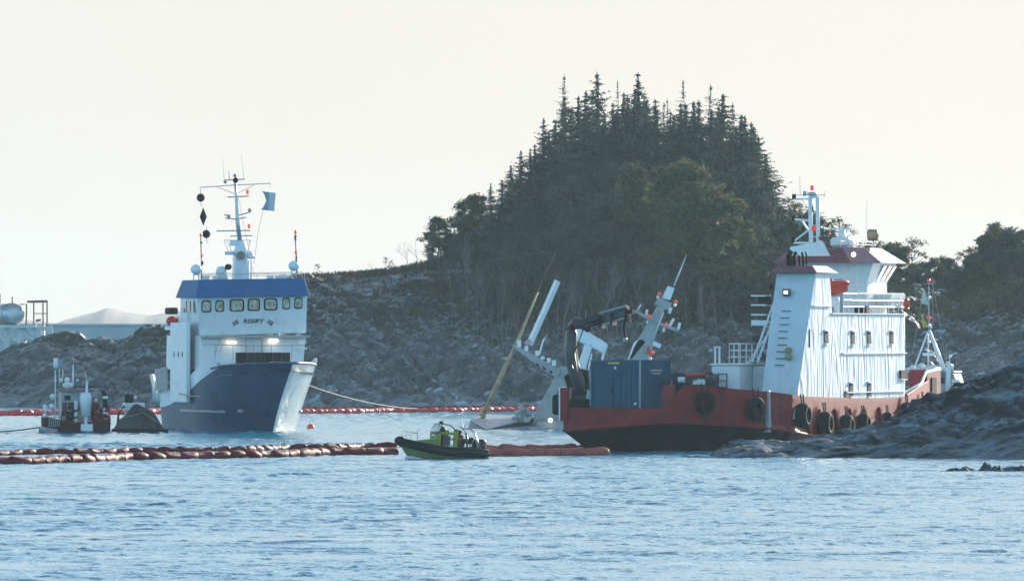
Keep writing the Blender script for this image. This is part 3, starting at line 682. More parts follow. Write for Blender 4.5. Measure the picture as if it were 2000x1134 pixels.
    MB().box(u0-.05, u1+.1, 7.1, 7.97, zlo-.12, zlo+.02).build('ledge', 'grey', T)
    # shoulders: the side walls run down to the sheer on both sides
    for side, x in ((-1, -3.95), (1, 3.72)):
        MB().box(min(x, x-side*.3), max(x, x-side*.3), 9.5, 15.2, 1.9, 7.2).build('side_wall', 'white', T, bevel=.05)
        for i, yy in enumerate((10.8, 12.2, 13.8)):
            xx = x+side*.02
            MB().sph((xx, yy, 5.1), .2, 10, sc=(.15, 1, 1)).build('porthole', 'glass', T, smooth=True)
    # door seams and pipes on the front of the deckhouse
    dr = MB()
    for px in (480, 511): a = BF.A(px, 655, 7.72); b = BF.A(px, 688, 7.62); dr.box(a[0]-.02, a[0]+.02, 7.5, 7.75, b[2], a[2]-.2)
    dr.build('door_frame', 'grey', T)
    mb = MB(); a = BF.A(432, 660, 7.6); b = BF.A(420, 690, 7.3); mb.tube([a, b], .025, 5)
    a = BF.A(395, 672, 6.4); b = BF.A(595, 674, 6.4); mb.tube([a, ((a[0]+b[0])/2, a[1], a[2]-.1), b], .03, 5)
    for px in (420, 455, 495, 530, 570): q = BF.A(px, 673, 6.4); mb.tube([q, (q[0], q[1], q[2]-1.0)], .025, 5)
    mb.build('foredeck_rail', 'grey', T)
    # wheelhouse, front raked outwards at the top
    wf = [(391, 656), (598, 650), (600, 578), (386, 580)]; vf = (9.1, 8.3)
    A = [BF.A(*p, v) for p, v in zip(wf, (9.1, 9.1, 8.3, 8.3))]
    wh = MB().prism([A[0], A[1], (A[1][0], 14.5, A[1][2]), (A[0][0], 14.5, A[0][2])], [A[3], A[2], (A[2][0], 14.5, A[2][2]), (A[3][0], 14.5, A[3][2])]).build('wheelhouse', 'white', T, bevel=.05)
    def onfront(px, py, off=0): q = (py-578)/(653-578); v = 8.3+.8*q-off; return BF.A(px, py, v)
    wins = [(393, 413, 586, 610), (420, 438, 586, 609), (448, 477, 584, 608), (483, 508, 583, 607), (515, 542, 582, 606), (551, 567, 581, 604), (574, 591, 580, 603)]
    for i, (x0, x1, y0, y1) in enumerate(wins):
        w = MB(); P = [onfront(x0, y1, .012), onfront(x1, y1, .012), onfront(x1-.5, y0, .012), onfront(x0+.5, y0, .012)]
        c = .12; pts = []
        for k in range(4):
            p, n_, m_ = Vector(P[k]), Vector(P[(k+1) % 4]), Vector(P[k-1]); pts += [p+(m_-p).normalized()*c, p+(n_-p).normalized()*c]
        w.slab(pts, (0, -.03, 0)); wo_ = w.build('window', 'black', T)
        ctr = sum(pts, Vector())/8; g = MB().slab([ctr+(p-ctr)*.78+Vector((0, -.045, 0)) for p in pts], (0, -.02, 0)).build('pane', 'glass_pale', wo_)
        MB().tube([ctr+Vector((.1, -.07, .34)), ctr+Vector((-.12, -.08, -.12))], .018, 4).build('wiper', 'black', wo_)
    for i, vv in enumerate((9.6, 10.9, 12.2)):       # narrow windows down the starboard side
        x = A[3][0]-.012; MB().box(x-.03, x, vv, vv+.8, A[3][2]-1.0, A[3][2]-.25).build('side_window', 'glass', T)
    # bright blue sunshade roof
    lo = [BF.A(382, 581, 7.7), BF.A(605, 577, 7.7)]; up = [BF.A(389, 546, 8.4), BF.A(594, 543, 8.4)]
    MB().prism([lo[0], lo[1], (lo[1][0], 14.9, lo[1][2]), (lo[0][0], 14.9, lo[0][2])], [up[0], up[1], (up[1][0], 14.4, up[1][2]), (up[0][0], 14.4, up[0][2])]).build('roof', 'blue_roof', T, bevel=.03)
    zr = up[0][2]
    # bridge wing behind the starboard corner with its black panel
    w0 = BF.A(369, 580, 13.); w1 = BF.A(388, 562, 13.)
    bw = MB().box(w0[0], A[3][0]-.01, 12.2, 14.4, w0[2]-1.9, w1[2]+.1).build('bridge_wing', 'white', T, bevel=.06)
    MB().box(w0[0]-.02, w0[0]+.5, 12.17, 12.2, w0[2]+.05, w1[2]-.12).build('panel', 'black', bw)
    # stepped houses aft, seen down the starboard side
    MB().box(-3.4, 3.0, 14.8, 17.2, 1.8, 7.6).build('aft_house', 'white', T, bevel=.06)
    fn = MB().box(-2.6, -.8, 17.5, 19.5, 1.8, 7.6).build('funnel', 'white', T, bevel=.1)
    MB().sph((-3.75, 15.6, 7.3), .42, 10, sc=(1, 1.3, .8)).build('rescue_raft', 'red_bright', T, smooth=True)
    MB().box(-3.95, -3.4, 15.2, 17.2, 7.75, 8.2).build('boat_davit', 'black', T, bevel=.08)
    MB().box(-3.9, -3.0, 15.3, 17.4, 6.7, 6.95).build('boat_deck', 'white', T)
    mb = MB().rail([(-3.75, 17.4, 2.5), (-3.7, 21.8, 2.3)], 1.7, .05, bars=4); mb.build('side_rail', 'grey', T)
    mb = MB()
    for i in range(9): mb.box(-3.78, -3.74, 17.5+.5*i, 17.7+.5*i, 2.6, 4.1)
    mb.build('netting_frame', 'grey', T)
    MB().tube([(-3.5, 22.2, 1.9), (-3.7, 22.6, 3.1), (-3.7, 23.1, 3.6), (-3.5, 23.6, 3.2), (-3.4, 23.7, 1.9)], .16, 8).build('vent_pipe', 'white', T, smooth=True)
    # deck lamps, name and crossed flags
    for px, py in ((452, 668), (534, 665)):
        u, v, z = BF.A(px, py, 7.55); l = MB().box(u-.33, u+.33, 7.45, 7.7, z-.1, z+.1).build('deck_lamp', 'lamp', T, bevel=.06)
        MB().box(u-.42, u+.42, 7.40, 7.7, z+.11, z+.16).build('lamp_hood', 'white', l)
    for px, py in ((588, 668), (589, 680)):
        u, v, z = BF.A(px, py, 7.6); MB().box(u-.25, u+.3, 7.3, 7.6, z-.06, z+.06).build('port_ledge', 'white_clean', T)
    cu = bpy.data.curves.new('name_text', 'FONT'); cu.body = 'RISØY'; cu.size = .43; cu.align_x = 'CENTER'; cu.extrude = .008; cu.offset = .008
    to = bpy.data.objects.new('tmp', cu); COL.objects.link(to); bpy.context.view_layer.update()
    me = bpy.data.meshes.new_from_object(to.evaluated_get(bpy.context.evaluated_depsgraph_get())); bpy.data.objects.remove(to)
    me.materials.clear(); me.materials.append(M['suit_dk']); ob = bpy.data.objects.new('name_lettering', me); COL.objects.link(ob); ob.parent = T
    q = onfront(495, 631, .03); ob.location = q; tilt = math.atan2(.8, A[3][2]-A[0][2]); ob.rotation_euler = (PI/2-tilt*-1, 0, 0); ob.scale = (1.15, 1, 1)
    for px, sgn in ((460, 1), (528, -1)):
        c = Vector(onfront(px, 630, .03)); fl = MB(); ca, sa = math.cos(.5*sgn), math.sin(.5*sgn)
        def R(x, z, d): return (c.x+x*ca-z*sa, c.y-d-(x*sa+z*ca)*.3, c.z+(x*sa+z*ca))
        fo = MB().slab([R(-.2, -.13, 0), R(.2, -.13, 0), R(.2, .13, 0), R(-.2, .13, 0)], (0, -.01, 0)).build('painted_flag', 'suit', T)
        MB().slab([R(-.2, -.035, .012), R(.2, -.035, .012), R(.2, .035, .012), R(-.2, .035, .012)], (0, -.008, 0)).slab([R(-.09, -.13, .012), R(-.02, -.13, .012), R(-.02, .13, .012), R(-.09, .13, .012)], (0, -.008, 0)).build('flag_cross', 'white_clean', fo)
        MB().slab([R(-.2, -.015, .022), R(.2, -.015, .022), R(.2, .015, .022), R(-.2, .015, .022)], (0, -.008, 0)).slab([R(-.07, -.13, .022), R(-.04, -.13, .022), R(-.04, .13, .022), R(-.07, .13, .022)], (0, -.008, 0)).build('flag_bar', 'blue_hull', fo)
    # ---- roof gear
    def q(px, py, v=12.): return Vector(BF.A(px, py, v))
    def tb(name, pts, r, m, par=T, v=12., n=6): return MB().tube([q(*p, v) for p in pts], r, n).build(name, m, par, smooth=True)
    MB().rail([q(378, 546, 9.2), q(595, 543, 9.2)], .32, .02, bars=1).build('roof_rail', 'steel', T)
    MB().rail([q(388, 546, 14), q(590, 543, 14)], .4, .02, bars=2).build('roof_rail', 'steel', T)
    mb = MB()
    for px, w in ((400, 14), (420, 10), (527, 10), (540, 6), (552, 12)): a = q(px, 546, 12); mb.box(a.x-w*.017, a.x+w*.017, 11.6, 12.3, zr-.02, a.z+random.uniform(.18, .38))
    mb.build('roof_locker', 'white', T)
    # mast
    a0, a1 = q(455, 549), q(484, 549); b0, b1 = q(457, 498), q(480, 498)
    ms = MB().prism([(a0.x, 11.5, zr-.05), (a1.x, 11.5, zr-.05), (a1.x, 12.5, zr-.05), (a0.x, 12.5, zr-.05)], [(b0.x, 11.6, b0.z), (b1.x, 11.6, b1.z), (b1.x, 12.4, b1.z), (b0.x, 12.4, b0.z)]).build('mast', 'white', T, bevel=.04)
    c0, c1 = q(464, 470), q(474, 470)
    MB().prism([(b0.x-.05, 11.6, b0.z), (b1.x+.05, 11.6, b0.z), (b1.x+.05, 12.4, b0.z), (b0.x-.05, 12.4, b0.z)], [(c0.x, 11.8, c0.z), (c1.x, 11.8, c0.z), (c1.x, 12.2, c0.z), (c0.x, 12.2, c0.z)]).build('mast_tower', 'white', ms)
    MB().tube([q(469, 476), q(464, 430), q(462, 390), q(459, 352)], [.17, .14, .10, .07], 8).build('mast_pole', 'steel', ms, smooth=True)
    MB().tube([q(391, 366), q(421, 364), q(459, 361), q(492, 360), q(528, 358)], .028, 5).tube([q(421, 364), q(460, 379)], .02, 5).tube([q(497, 361), q(461, 379)], .02, 5).tube([q(391, 366), q(391, 373)], .015, 4).tube([q(528, 358), q(527, 367)], .015, 4).build('yard', 'steel', ms)
    for x0, y0, x1, y1 in ((444, 385, 486, 383), (467, 420, 489, 414), (438, 420, 450, 420), (467, 427, 481, 424), (440, 426, 462, 428), (423, 451, 489, 450), (450, 461, 492, 460), (438, 352, 478, 350)):
        tb('crosstree', [(x0, y0), (x1, y1)], .045, 'steel', ms)
    for px, py in ((483, 375), (486, 442)): p = q(px, py); MB().box(p.x-.07, p.x+.07, 11.9, 12.1, p.z-.14, p.z+.15).build('signal_lantern', 'red_lens', ms)
    for px, py in ((447, 423), (440, 355), (488, 410), (459, 343)): MB().sph(q(px, py), .13, 8).build('signal_lantern', 'grey', ms, smooth=True)
    MB().sph(q(460, 352), .19, 10).build('mast_head_lamp', 'black', ms, smooth=True)
    tb('whip_aerial', [(438, 352), (435, 308)], .012, 'steel', ms); tb('whip_aerial', [(477, 350), (471, 302)], .012, 'steel', ms); tb('whip_aerial', [(448, 352), (447, 334)], .02, 'black', ms)
    for px in (448, 488): tb('mast_cage', [(px-5 if px < 460 else px, 469), (px+4 if px < 460 else px-4, 490)], .02, 'steel', ms)
    tb('mast_cage', [(437, 469), (489, 469)], .02, 'steel', ms); tb('mast_cage', [(437, 469), (446, 491), (484, 490), (489, 469)], .02, 'steel', ms)
    p = q(455, 474); MB().box(p.x-.18, p.x+.3, 11.9, 12.2, p.z-.2, p.z+.2).build('radar_panel', 'white', ms)
    p = q(469, 499, 11.3); MB().tube([p, p+Vector((0, -.25, 0))], .29, 14).build('searchlight', 'glass', ms)
    p = q(450, 494, 11.6); MB().tube([p-Vector((.35, 0, 0)), p+Vector((.3, 0, 0))], .12, 8).build('radar_motor', 'white', ms, smooth=True)
    p = q(487, 500); MB().sph(p, .31, 14, sc=(1, 1, 1.15), half=True).box(p.x-.3, p.x+.3, 11.7, 12.3, p.z-.17, p.z-.02).build('radome', 'white', ms, smooth=True)
    tb('radome_leg', [(485, 508), (485, 546)], .05, 'white', ms); tb('radome_leg', [(491, 508), (490, 546)], .05, 'white', ms)
    for nm, px, py, r, v in (('radome', 383, 526, .36, 10.5), ('radome', 574, 519, .36, 10.5)):
        p = q(px, py, v); d = MB().sph(p, r, 14, sc=(1.05, 1, .95)).build(nm, 'white', T, smooth=True)
        MB().tube([p-Vector((.15, 0, .2)), Vector((p.x-.2, v, zr-.4 if px < 400 else zr-.02))], .04, 5).tube([p+Vector((.15, 0, -.2)), Vector((p.x+.2, v, zr-.4 if px < 400 else zr-.02))], .04, 5).build('radome_bracket', 'steel', d)
    p = q(432, 530, 11); MB().sph(p, .37, 12, sc=(1, 1, 1)).tube([p, (p.x+.15, 11, zr-.02)], .32, 8).build('fire_monitor', 'white', T, smooth=True)
    p = q(447, 521, 10.6); MB().tube([p+Vector((0, .4, 0)), p], .2, 12).build('searchlight', 'black', T, smooth=True)
    for (x0, y0, x1, y1, lt) in ((394, 545, 392, 457, ((392, 459, 'red_lens'), (393, 473, 'green_lens'), (394, 499, 'red_lens'), (394, 508, 'white'), (395, 514, 'black'))),
                                 (581, 545, 576, 450, ((577, 453, 'red_lens'), (577, 463, 'black'), (577, 467, 'green_lens'), (578, 493, 'red_lens'), (579, 502, 'green_lens'), (579, 508, 'green_lens')))):
        pl = tb('light_pole', [(x0, y0), (x1, y1)], .035, 'black', T, 10.5)
        for lx, ly, lm in lt: p = q(lx, ly, 10.5); MB().tube([p-Vector((0, 0, .1)), p+Vector((0, 0, .12))], .085, 7).build('lantern', lm, pl, smooth=True)
    # rigging
    tb('stay', [(459, 356), (497, 540)], .01, 'rope_dk', ms)
    # day shapes and flag hang from the yard
    for px, py, lb in ((392, 386, 'black ball day shape, topmost of the signals under the left yard arm'), (403, 457, 'black ball day shape, lowest of the signals beside the light pole')):
        t = thing('day_shape_ball', BF.w(*q(px, py)[:2])+(q(px, py).z,), 11, lb, 'signal ball', 'black day shapes on the blue ship')
        MB().sph((0, 0, 0), .28, 14).build('ball', 'black', t, smooth=True)
        MB().tube([(0, 0, .25), (0, 0, .5)], .015, 4).tube([(0, 0, -.25), (.06, 0, -.6)], .015, 4).build('cord', 'rope_dk', t)
    c = q(397, 423); t = thing('day_shape_diamond', BF.w(c.x, c.y)+(c.z,), 11, 'black diamond day shape hanging between two black balls', 'signal diamond', 'black day shapes on the blue ship')
    MB().add([(0, 0, .62), (0, 0, -.62)]+[(.27*math.cos(k*PI/3+.3), .27*math.sin(k*PI/3+.3), 0) for k in range(6)], [(0, 2+k, 2+(k+1) % 6) for k in range(6)]+[(1, 2+(k+1) % 6, 2+k) for k in range(6)]).build('diamond', 'black', t)
    c = q(523, 392); t = thing('signal_flag', BF.w(c.x, c.y)+(c.z,), 11, 'white and pale blue swallow-tailed flag under the right yard arm', 'flag')
    for k, (xa, xb, mn, nm) in enumerate(((0, 1, 'cloth_blue', 'flag_hoist'), (1, 2, 'cloth_white', 'flag_fly'))):
        rows = []
        for i in range(9):
            s = xa+(i/8)*(xb-xa); row = []
            for j in range(9):
                w = j/8; cut = .26*(1-abs(w-.5)*2)*(s < 1.)*(1-s); x = (-.40+.42*s)+(.0 if s >= 1 else cut)-.10*w+.1; z = .62-1.22*w-.05*s
                row.append((x+(-.10 if s < .01 and j in (0, 8) else 0), .06*math.sin(s*3+w*4), z))
            rows.append(row)
        mb = MB().loft(rows); mb.loft([[(x, y+.015, z) for x, y, z in r] for r in rows][::-1]); mb.build(nm, mn, t, smooth=True)
    MB().tube([(-.3, 0, -.62), (-.6, .2, -2.0), (-.9, .3, -4.2)], .012, 4).build('halyard', 'rope_dk', t)
    return T
blue_ship()

def rope(px0, py0, Y0, px1, py1, Y1, sag, r, m, lb, name='mooring_rope'):
    a, b = at(px0, py0, Y0), at(px1, py1, Y1); n = 14
    pts = [a.lerp(b, i/n)-Vector((0, 0, sag*4*(i/n)*(1-i/n))) for i in range(n+1)]
    return tag(MB().tube(pts, r, 6).build(name, m, smooth=True), lb, 'rope')
rope(549, 731, 530.9, 875, 796, 712, .8, .035, 'rope_pale', 'pale rope running from the blue ship bow to the right across the rocks')
rope(487, 736, 532.6, 350, 768, 542, .6, .05, 'rope', 'pale rope slung along the left bow flare of the blue ship')
rope(-80, 846, 520, 84, 833, 533, .1, .045, 'rope_dk', 'dark rope stretching left from the cluttered workboat over the water')
# ================================================================== red workboat with the white superstructure
RF = Frame(1552, 451.8, -18)
def w2l(F, X, Y): dx, dy = X-F.X0, Y-F.Y0; return (dx*F.c+dy*F.s, -dx*F.s+dy*F.c)
def red_ship():
    T = thing_at('red_workboat', None, RF, 'red hulled workboat with a ramp bow and tall white superstructure', 'workboat')
    # plan outline, ramp end on the left, rounded shoulder, long receding side
    out = [(-10.9, -7.8), (-5.15, -7.77)]
    X, Y = (1290-1000)*446/FPX, 446.
    for dx, dy in ((1.3, .45), (1.2, .6), (1.1, .7), (.95, .8), (.85, .85), (.8, .9), (.7, .9), (.42, .6)):
        X += dx; Y += dy; out.append(w2l(RF, X, Y))
    out[-1] = (-.12, 0.)
    k = len(out)
    side = [(0, 2.), (0, 6), (0, 12), (0, 18), (0, 24), (-.2, 28), (-.8, 31), (-2.2, 33.5)]
    out += side
    top = [2.42, 2.42]+[3.62, 3.52, 3.42, 3.34, 3.26, 3.18, 3.1, 3.02]+[2.92, 2.85, 2.75, 2.7, 2.75, 2.95, 3.3, 3.4]
    # knuckle between bright red and dark red
    kn = [1.15, 1.62]+[1.6, 1.55, 1.48, 1.4, 1.3, 1.22, 1.15, 1.05]+[.9, .7, .5, .4, .4, .5, .7, 1.]
    def inw(i, d):                                   # push a plan point inboard
        a = Vector(out[max(0, i-1)]); b = Vector(out[min(len(out)-1, i+1)]); t = (b-a).normalized(); n = Vector((-t.y, t.x)); p = Vector(out[i])+n*d; return (p.x, p.y)
    rake = [2.2, 3.3]+[3.0, 2.6, 2.2, 1.8, 1.4, 1.1, .8, .55]+[.35, .25, .2, .2, .25, .4, .8, 1.2]
    upper = []; lower = []
    for i in range(len(out)):
        p = out[i]; q = inw(i, .03 if i < 2 else .10)
        upper.append([(p[0], p[1], top[i]), (p[0], p[1], top[i]-.08), (q[0], q[1], kn[i]+.25), (p[0], p[1], kn[i])])
        sv = float(np.interp(i, range(len(out)), [6.3, 6.3, 6.0, 5.6, 5.0, 4.3, 3.5, 2.6, 1.7, .9]+[.3]*(len(out)-10))); du = -.15-.1*min(i, 8) if i > 1 else .1
        r1 = (p[0]+du*.4, p[1]+sv*.42); r2 = (p[0]+du, p[1]+sv)
        lower.append([(p[0], p[1], kn[i]), (r1[0], r1[1], kn[i]*.45-.05), (r2[0], r2[1], -.25), (r2[0], r2[1], -1.1)])
    h = MB().loft(upper).build('hull', 'red_hull', T, smooth=False)
    MB().loft(lower).build('hull_bottom', 'red_dark', T, smooth=True)
    # far side, inner bulwark and deck
    fs = [(-10.9, -7.8), (-10.9, 4), (-10.6, 26), (-8, 33), (-2.2, 33.5)]
    MB().loft([[(x, y+(6.3 if i == 0 else 0), -1.1), (x, y+(2.6 if i == 0 else 0), .6), (x, y, 1.15), (x, y, 2.42 if i == 0 else 2.6)] for i, (x, y) in enumerate(fs)]).build('far_side', 'red_hull', T)
    poly = [(x, y, 1.75) for x, y in out]+[(x, y, 1.75) for x, y in fs[::-1][1:-1]]
    MB().add(poly, [tuple(range(len(poly)))]).build('deck', 'grey', T)
    inner = [[(*inw(i, .16), top[i]), (*inw(i, .16), 1.75)] for i in range(len(out))]
    MB().loft(inner).build('bulwark_lining', 'red_hull', T)
    cap = MB()
    for i in range(2, len(out)-1):
        a, b = out[i], out[i+1]; ia, ib = inw(i, .2), inw(i+1, .2)
        cap.hexa([(a[0], a[1], top[i]+.004), (b[0], b[1], top[i+1]+.004), (*ib, top[i+1]+.004), (*ia, top[i]+.004), (a[0], a[1], top[i]+.08), (b[0], b[1], top[i+1]+.08), (*ib, top[i+1]+.08), (*ia, top[i]+.08)])
    cap.build('bulwark_cap', 'red_hull', T)
    MB().box(-5.3, -5.1, -7.7, -5.9, 1.76, 3.66).build('bulwark_end', 'red_hull', T)
    # left corner post, bright edged, and its black fender
    u0, v0, z0 = RF.A(1096, 757, -7.75); u1, _, z1 = RF.A(1112, 800, -7.75)
    MB().box(u0, u0+.42, -7.95, -7.5, 1.7, z0).build('corner_post', 'red_hull', T, bevel=.03)
    MB().box(u0-.1, u0-.01, -7.9, -6.8, 1.7, z0+.05).build('corner_fin', 'white', T, bevel=.02)
    # rubbing strakes
    for zz, r in ((0, .09),): MB().tube([(p[0]*1.0, p[1]-.02, kn[i]+.02) for i, p in enumerate(out)], r, 6).build('knuckle_rail', 'red_hull', T, smooth=True)
    for i in range(6):
        y = 1.8+i*3.1; MB().tube([(-.02, y, 2.2), (.02, y+1.1, 1.0)], .14, 6).build('diagonal_rubbing_bar', 'red_hull', T, smooth=True)
    sx = RF.A(1507, 775, -1.0); MB().box(sx[0]-.10, sx[0]+.20, -2.2, -1.7, 1.05, 3.35).build('fender_column', 'grey', T, bevel=.03)
    # scuffed lettering, faint
    for k, (px, py, w) in enumerate(((1325, 778, .9), (1345, 776, .5), (1312, 790, .5))):
        u, v, z = RF.A(px, py, -6.98+.0); MB()
    # white low house
    def blk(name, m, u0, u1, v0, v1, z0, z1, par=T, bv=.03): return MB().box(u0, u1, v0, v1, z0, z1).build(name, m, par, bevel=bv)
    a = RF.A(1395, 713, 1.5); c = RF.A(1445, 713, 1.0); zt = a[2]; v_c = 1.0
    vb = RF.B(1500, 713, c[0])[1]
    lh = blk('low_deckhouse', 'white', a[0], c[0], v_c, min(vb, 9), 1.76, zt)
    blk('deckhouse_roof', 'white', a[0]-.12, c[0]+.12, v_c-.12, min(vb, 9)+.1, zt+.003, zt+.10)
    b = RF.A(1500, 713, 4.2); blk('side_deckhouse', 'white', c[0]+.01, -.6, 3.4, 9, 1.76, zt-.05)
    dq = RF.A(1508, 722, 3.38); dd = blk('door', 'white_clean', dq[0]-.35, dq[0]+.45, 3.32, 3.39, 1.8, zt-.45); blk('door_handle', 'black', dq[0]+.3, dq[0]+.36, 3.26, 3.31, 3.3, 3.45, dd, 0)
    l0 = RF.A(1404, 728, .95); l1 = RF.A(1420, 728, .95)
    ld = MB()
    for x in (l0[0], l1[0]): ld.box(x-.02, x+.02, .88, .92, 2.0, l0[2])
    for i in range(6): z = 2.4+i*(l0[2]-2.45)/5; ld.box(l0[0], l1[0], .88, .92, z-.02, z+.02)
    ld.build('ladder', 'black', T)
    u, v, z = RF.A(1503, 765, 3.0); MB().box(-1.95, -1.6, 2.9, 3.3, 2.4, 3.9).build('electric_box', 'grey', T)
    # railing on the low house
    r0 = RF.A(1425, 713, 1.2)[0]; r1 = RF.A(1447, 713, 1.2)[0]
    MB().rail([(r0, 3.0, zt+.1), (r0, 1.1, zt+.1), (c[0], 1.1, zt+.1), (c[0], 6.8, zt+.1)], 1.1, .035, bars=3).build('deckhouse_railing', 'white_clean', T)
    p0 = RF.A(1395, 713, 1.2); MB().tube([(p0[0]+.05, 1.2, zt+.1), (p0[0]+.05, 1.2, zt+1.05)], .06, 6).tube([(p0[0]+.3, 1.2, zt+.1), (p0[0]+.3, 1.2, zt+1.05)], .06, 6).box(p0[0], p0[0]+.36, 1.1, 1.3, zt+.98, zt+1.06).build('bollard', 'white_clean', T)
    # casing tower: its end face leans aft
    zt0, zt1 = 1.76, RF.A(1560, 532, 4.6)[2]
    ub0, ub1 = -2.15, -.12; ut0, ut1 = RF.A(1517, 532, 4.6)[0], RF.A(1598, 532, 4.6)[0]
    ut1 = min(ut1, -.1)
    ct = MB().prism([(ub0, .2, zt0), (ub1, .2, zt0), (ub1, 9.3, zt0), (ub0, 9.3, zt0)], [(ut0, 4.6, zt1), (ut1, 4.6, zt1), (ut1, 7.5, zt1), (ut0, 7.5, zt1)])
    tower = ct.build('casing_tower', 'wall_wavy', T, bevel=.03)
    ro = MB().prism([(ut0-.35, 4.0, zt1), (ut1+.25, 4.0, zt1), (ut1+.25, 8.4, zt1), (ut0-.35, 8.4, zt1)], [(ut0+.1, 4.6, zt1+.38), (ut1-.2, 4.6, zt1+.38), (ut1-.2, 7.6, zt1+.38), (ut0+.1, 7.6, zt1+.38)]).build('tower_roof', 'red_roof', T)
    def onf(px, z, off=.04):                         # point on the leaning end face
        q = (z-zt0)/(zt1-zt0); v = .2+4.4*q-off; k = (px-1000)/FPX
        uu = (k*(RF.Y0+v*RF.c)-RF.X0+v*RF.s)/(RF.c-k*RF.s); return uu, v
    for i in range(9):                               # climbing rungs
        py = 607+i*13.2; px = 1536-i*1.6+(0 if i < 9 else 0); z = RF.z(py, -1.5, 3.); uu, v = onf(px, z, .0)
        MB().tube([(uu-.24, v, z), (uu-.24, v-.17, z), (uu+.24, v-.17, z), (uu+.24, v, z)], .025, 5).build('rung', 'black_gloss', tower)
    z = RF.z(571, -1.5, 3.8); uu, v = onf(1538, z); fl = MB().box(uu-.2, uu+.2, v-.35, v, z-.2, z+.2).build('floodlight', 'black_gloss', tower, bevel=.03)
    MB().box(uu-.10, uu+.12, v-.37, v-.353, z-.08, z+.10).build('floodlight_lens', 'lamp', fl)
    for py in (684, 697): z = RF.z(py, -1.5, 1.5); uu, v = onf(1542, z); MB().tube([(uu, v, z), (uu, v-.35, z)], .17, 12).build('exhaust_outlet', 'wood', tower, smooth=True)
    z = RF.z(560, -2, 4); uu, v = onf(1508, z); MB().sph((uu, v-.2, z), .14, 8).build('lamp_bracket', 'black', tower)
    for du, hh, rr in ((.55, .75, .17), (.85, .7, .12), (1.15, .55, .06), (1.35, .7, .07), (1.55, .75, .05)):
        MB().tube([(ut0+du, 5.2, zt1+.3), (ut0+du, 5.2, zt1+.38+hh*.8), (ut0+du+(.12 if rr > .1 else 0), 5.0, zt1+.38+hh)], rr, 8).build('exhaust_pipe', 'black', T, smooth=True)
    # side platforms and stair hanging left of the tower
    for py in (577, 595, 614): z = RF.z(py, -3, 4.5); MB().box(-3.75, -2.9, 4.2, 5.4, z-.05, z+.03).build('platform_grating', 'white_clean', T)
    z = RF.z(625, -3, 4.5); MB().box(-3.7, -2.75, 4.1, 5.5, z-.3, z).build('side_platform', 'white', T)
    z0 = RF.z(595, -3, 4.5); MB().box(-3.4, -2.85, 4.5, 5.3, z0, z0+.5).build('louvre_box', 'black', T)
    a = RF.A(1470, 705, 2.6); b_ = RF.A(1512, 590, 4.2)
    MB().tube([a, b_], .06, 6).tube([Vector(a)+Vector((.3, 0, 0)), Vector(b_)+Vector((.3, 0, 0))], .06, 6).tube([Vector(a)+Vector((-.5, .3, -.3)), Vector(b_)+Vector((0, .3, -1.2))], .06, 6).build('stair_stringer', 'white_clean', T)
    mb = MB()
    for i in range(12): p = Vector(a).lerp(Vector(b_), i/12); mb.box(p.x-.1, p.x+.4, p.y-.02, p.y+.2, p.z-.02, p.z+.02)
    mb.build('stair_treads', 'steel', T)
    mb = MB(); rr = random.Random(4)
    for i in range(16): p = Vector(RF.A(rr.uniform(1468, 1497), rr.uniform(655, 708), 4.5)); mb.box(p.x-.12, p.x+.12, p.y, p.y+.3, p.z-.14, p.z+.14)
    mb.build('stowed_hoses', 'black_gloss', T)
    p = Vector(RF.A(1512, 627, 3.6)); MB().sph(p, .13, 8).build('side_lamp', 'red_lens', T)
    # long accommodation wall
    vE = RF.B(1768, 690, -.1)[1]; zW0 = RF.B(1600, 607, -.1)[2]; zW = 7.55
    step = RF.B(1603, 605, -.1)[1]
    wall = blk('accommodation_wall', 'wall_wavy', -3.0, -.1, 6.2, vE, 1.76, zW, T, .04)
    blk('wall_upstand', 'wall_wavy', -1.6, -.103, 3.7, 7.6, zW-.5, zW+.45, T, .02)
    for px, py0, py1, vv in ((1613, 643, 674, 0), (1665, 644, 676, 0), (1697, 644, 675, 0), (1741, 644, 675, 0), (1662, 745, 778, 0), (1697, 744, 778, 0)):
        q = RF.B(px, py0, -.1); z1_ = q[2]; z0_ = RF.z(py1, -.1, q[1])
        w = blk('window', 'black', -.095, -.055, q[1]-.34, q[1]+.34, z0_+.12, z1_-.12, T, 0)
        blk('window_head', 'white_clean', -.095, .06, q[1]-.48, q[1]+.48, z1_-.10, z1_-.02, w, 0); blk('window_sill', 'white_clean', -.095, .03, q[1]-.45, q[1]+.45, z0_+.02, z0_+.09, w, 0)
    q = RF.B(1581, 660, -.1); blk('expansion_slot', 'black', -.118, -.06, q[1]-.05, q[1]+.05, q[2]-.5, q[2]+.5, T, 0)
    for (x0, x1, py) in ((1643, 1768, 690), (1650, 1766, 766)):
        a = RF.B(x0, py, -.1); b = RF.B(x1, py, -.1); blk('weld_ledge', 'white_clean', -.098, .03, a[1], b[1], a[2]-.03, a[2]+.03, T, 0)
    a = RF.B(1570, 602, -.1); blk('weld_ledge', 'white_clean', -.1, .03, 3.8, 7.6, zW+.43, zW+.49, T, 0)
    q = RF.B(1654, 770, -.1); blk('vent_grille', 'suit', -.095, -.03, q[1]-.5, q[1]+.3, q[2]-.15, q[2]+.2, T, 0)
    q = RF.B(1762, 731, -.1); blk('hawse_opening', 'black', -.095, .02, vE-1.3, vE+.03, q[2]-.2, q[2]+.25, T, 0); blk('weld_ledge', 'white_clean', -.09, .05, vE-1.3, vE, q[2]-.32, q[2]-.25, T, 0)
    blk('upper_deck', 'white_clean', -3.1, 0.02, 7.62, vE+.1, zW+.003, zW+.07, T, 0)
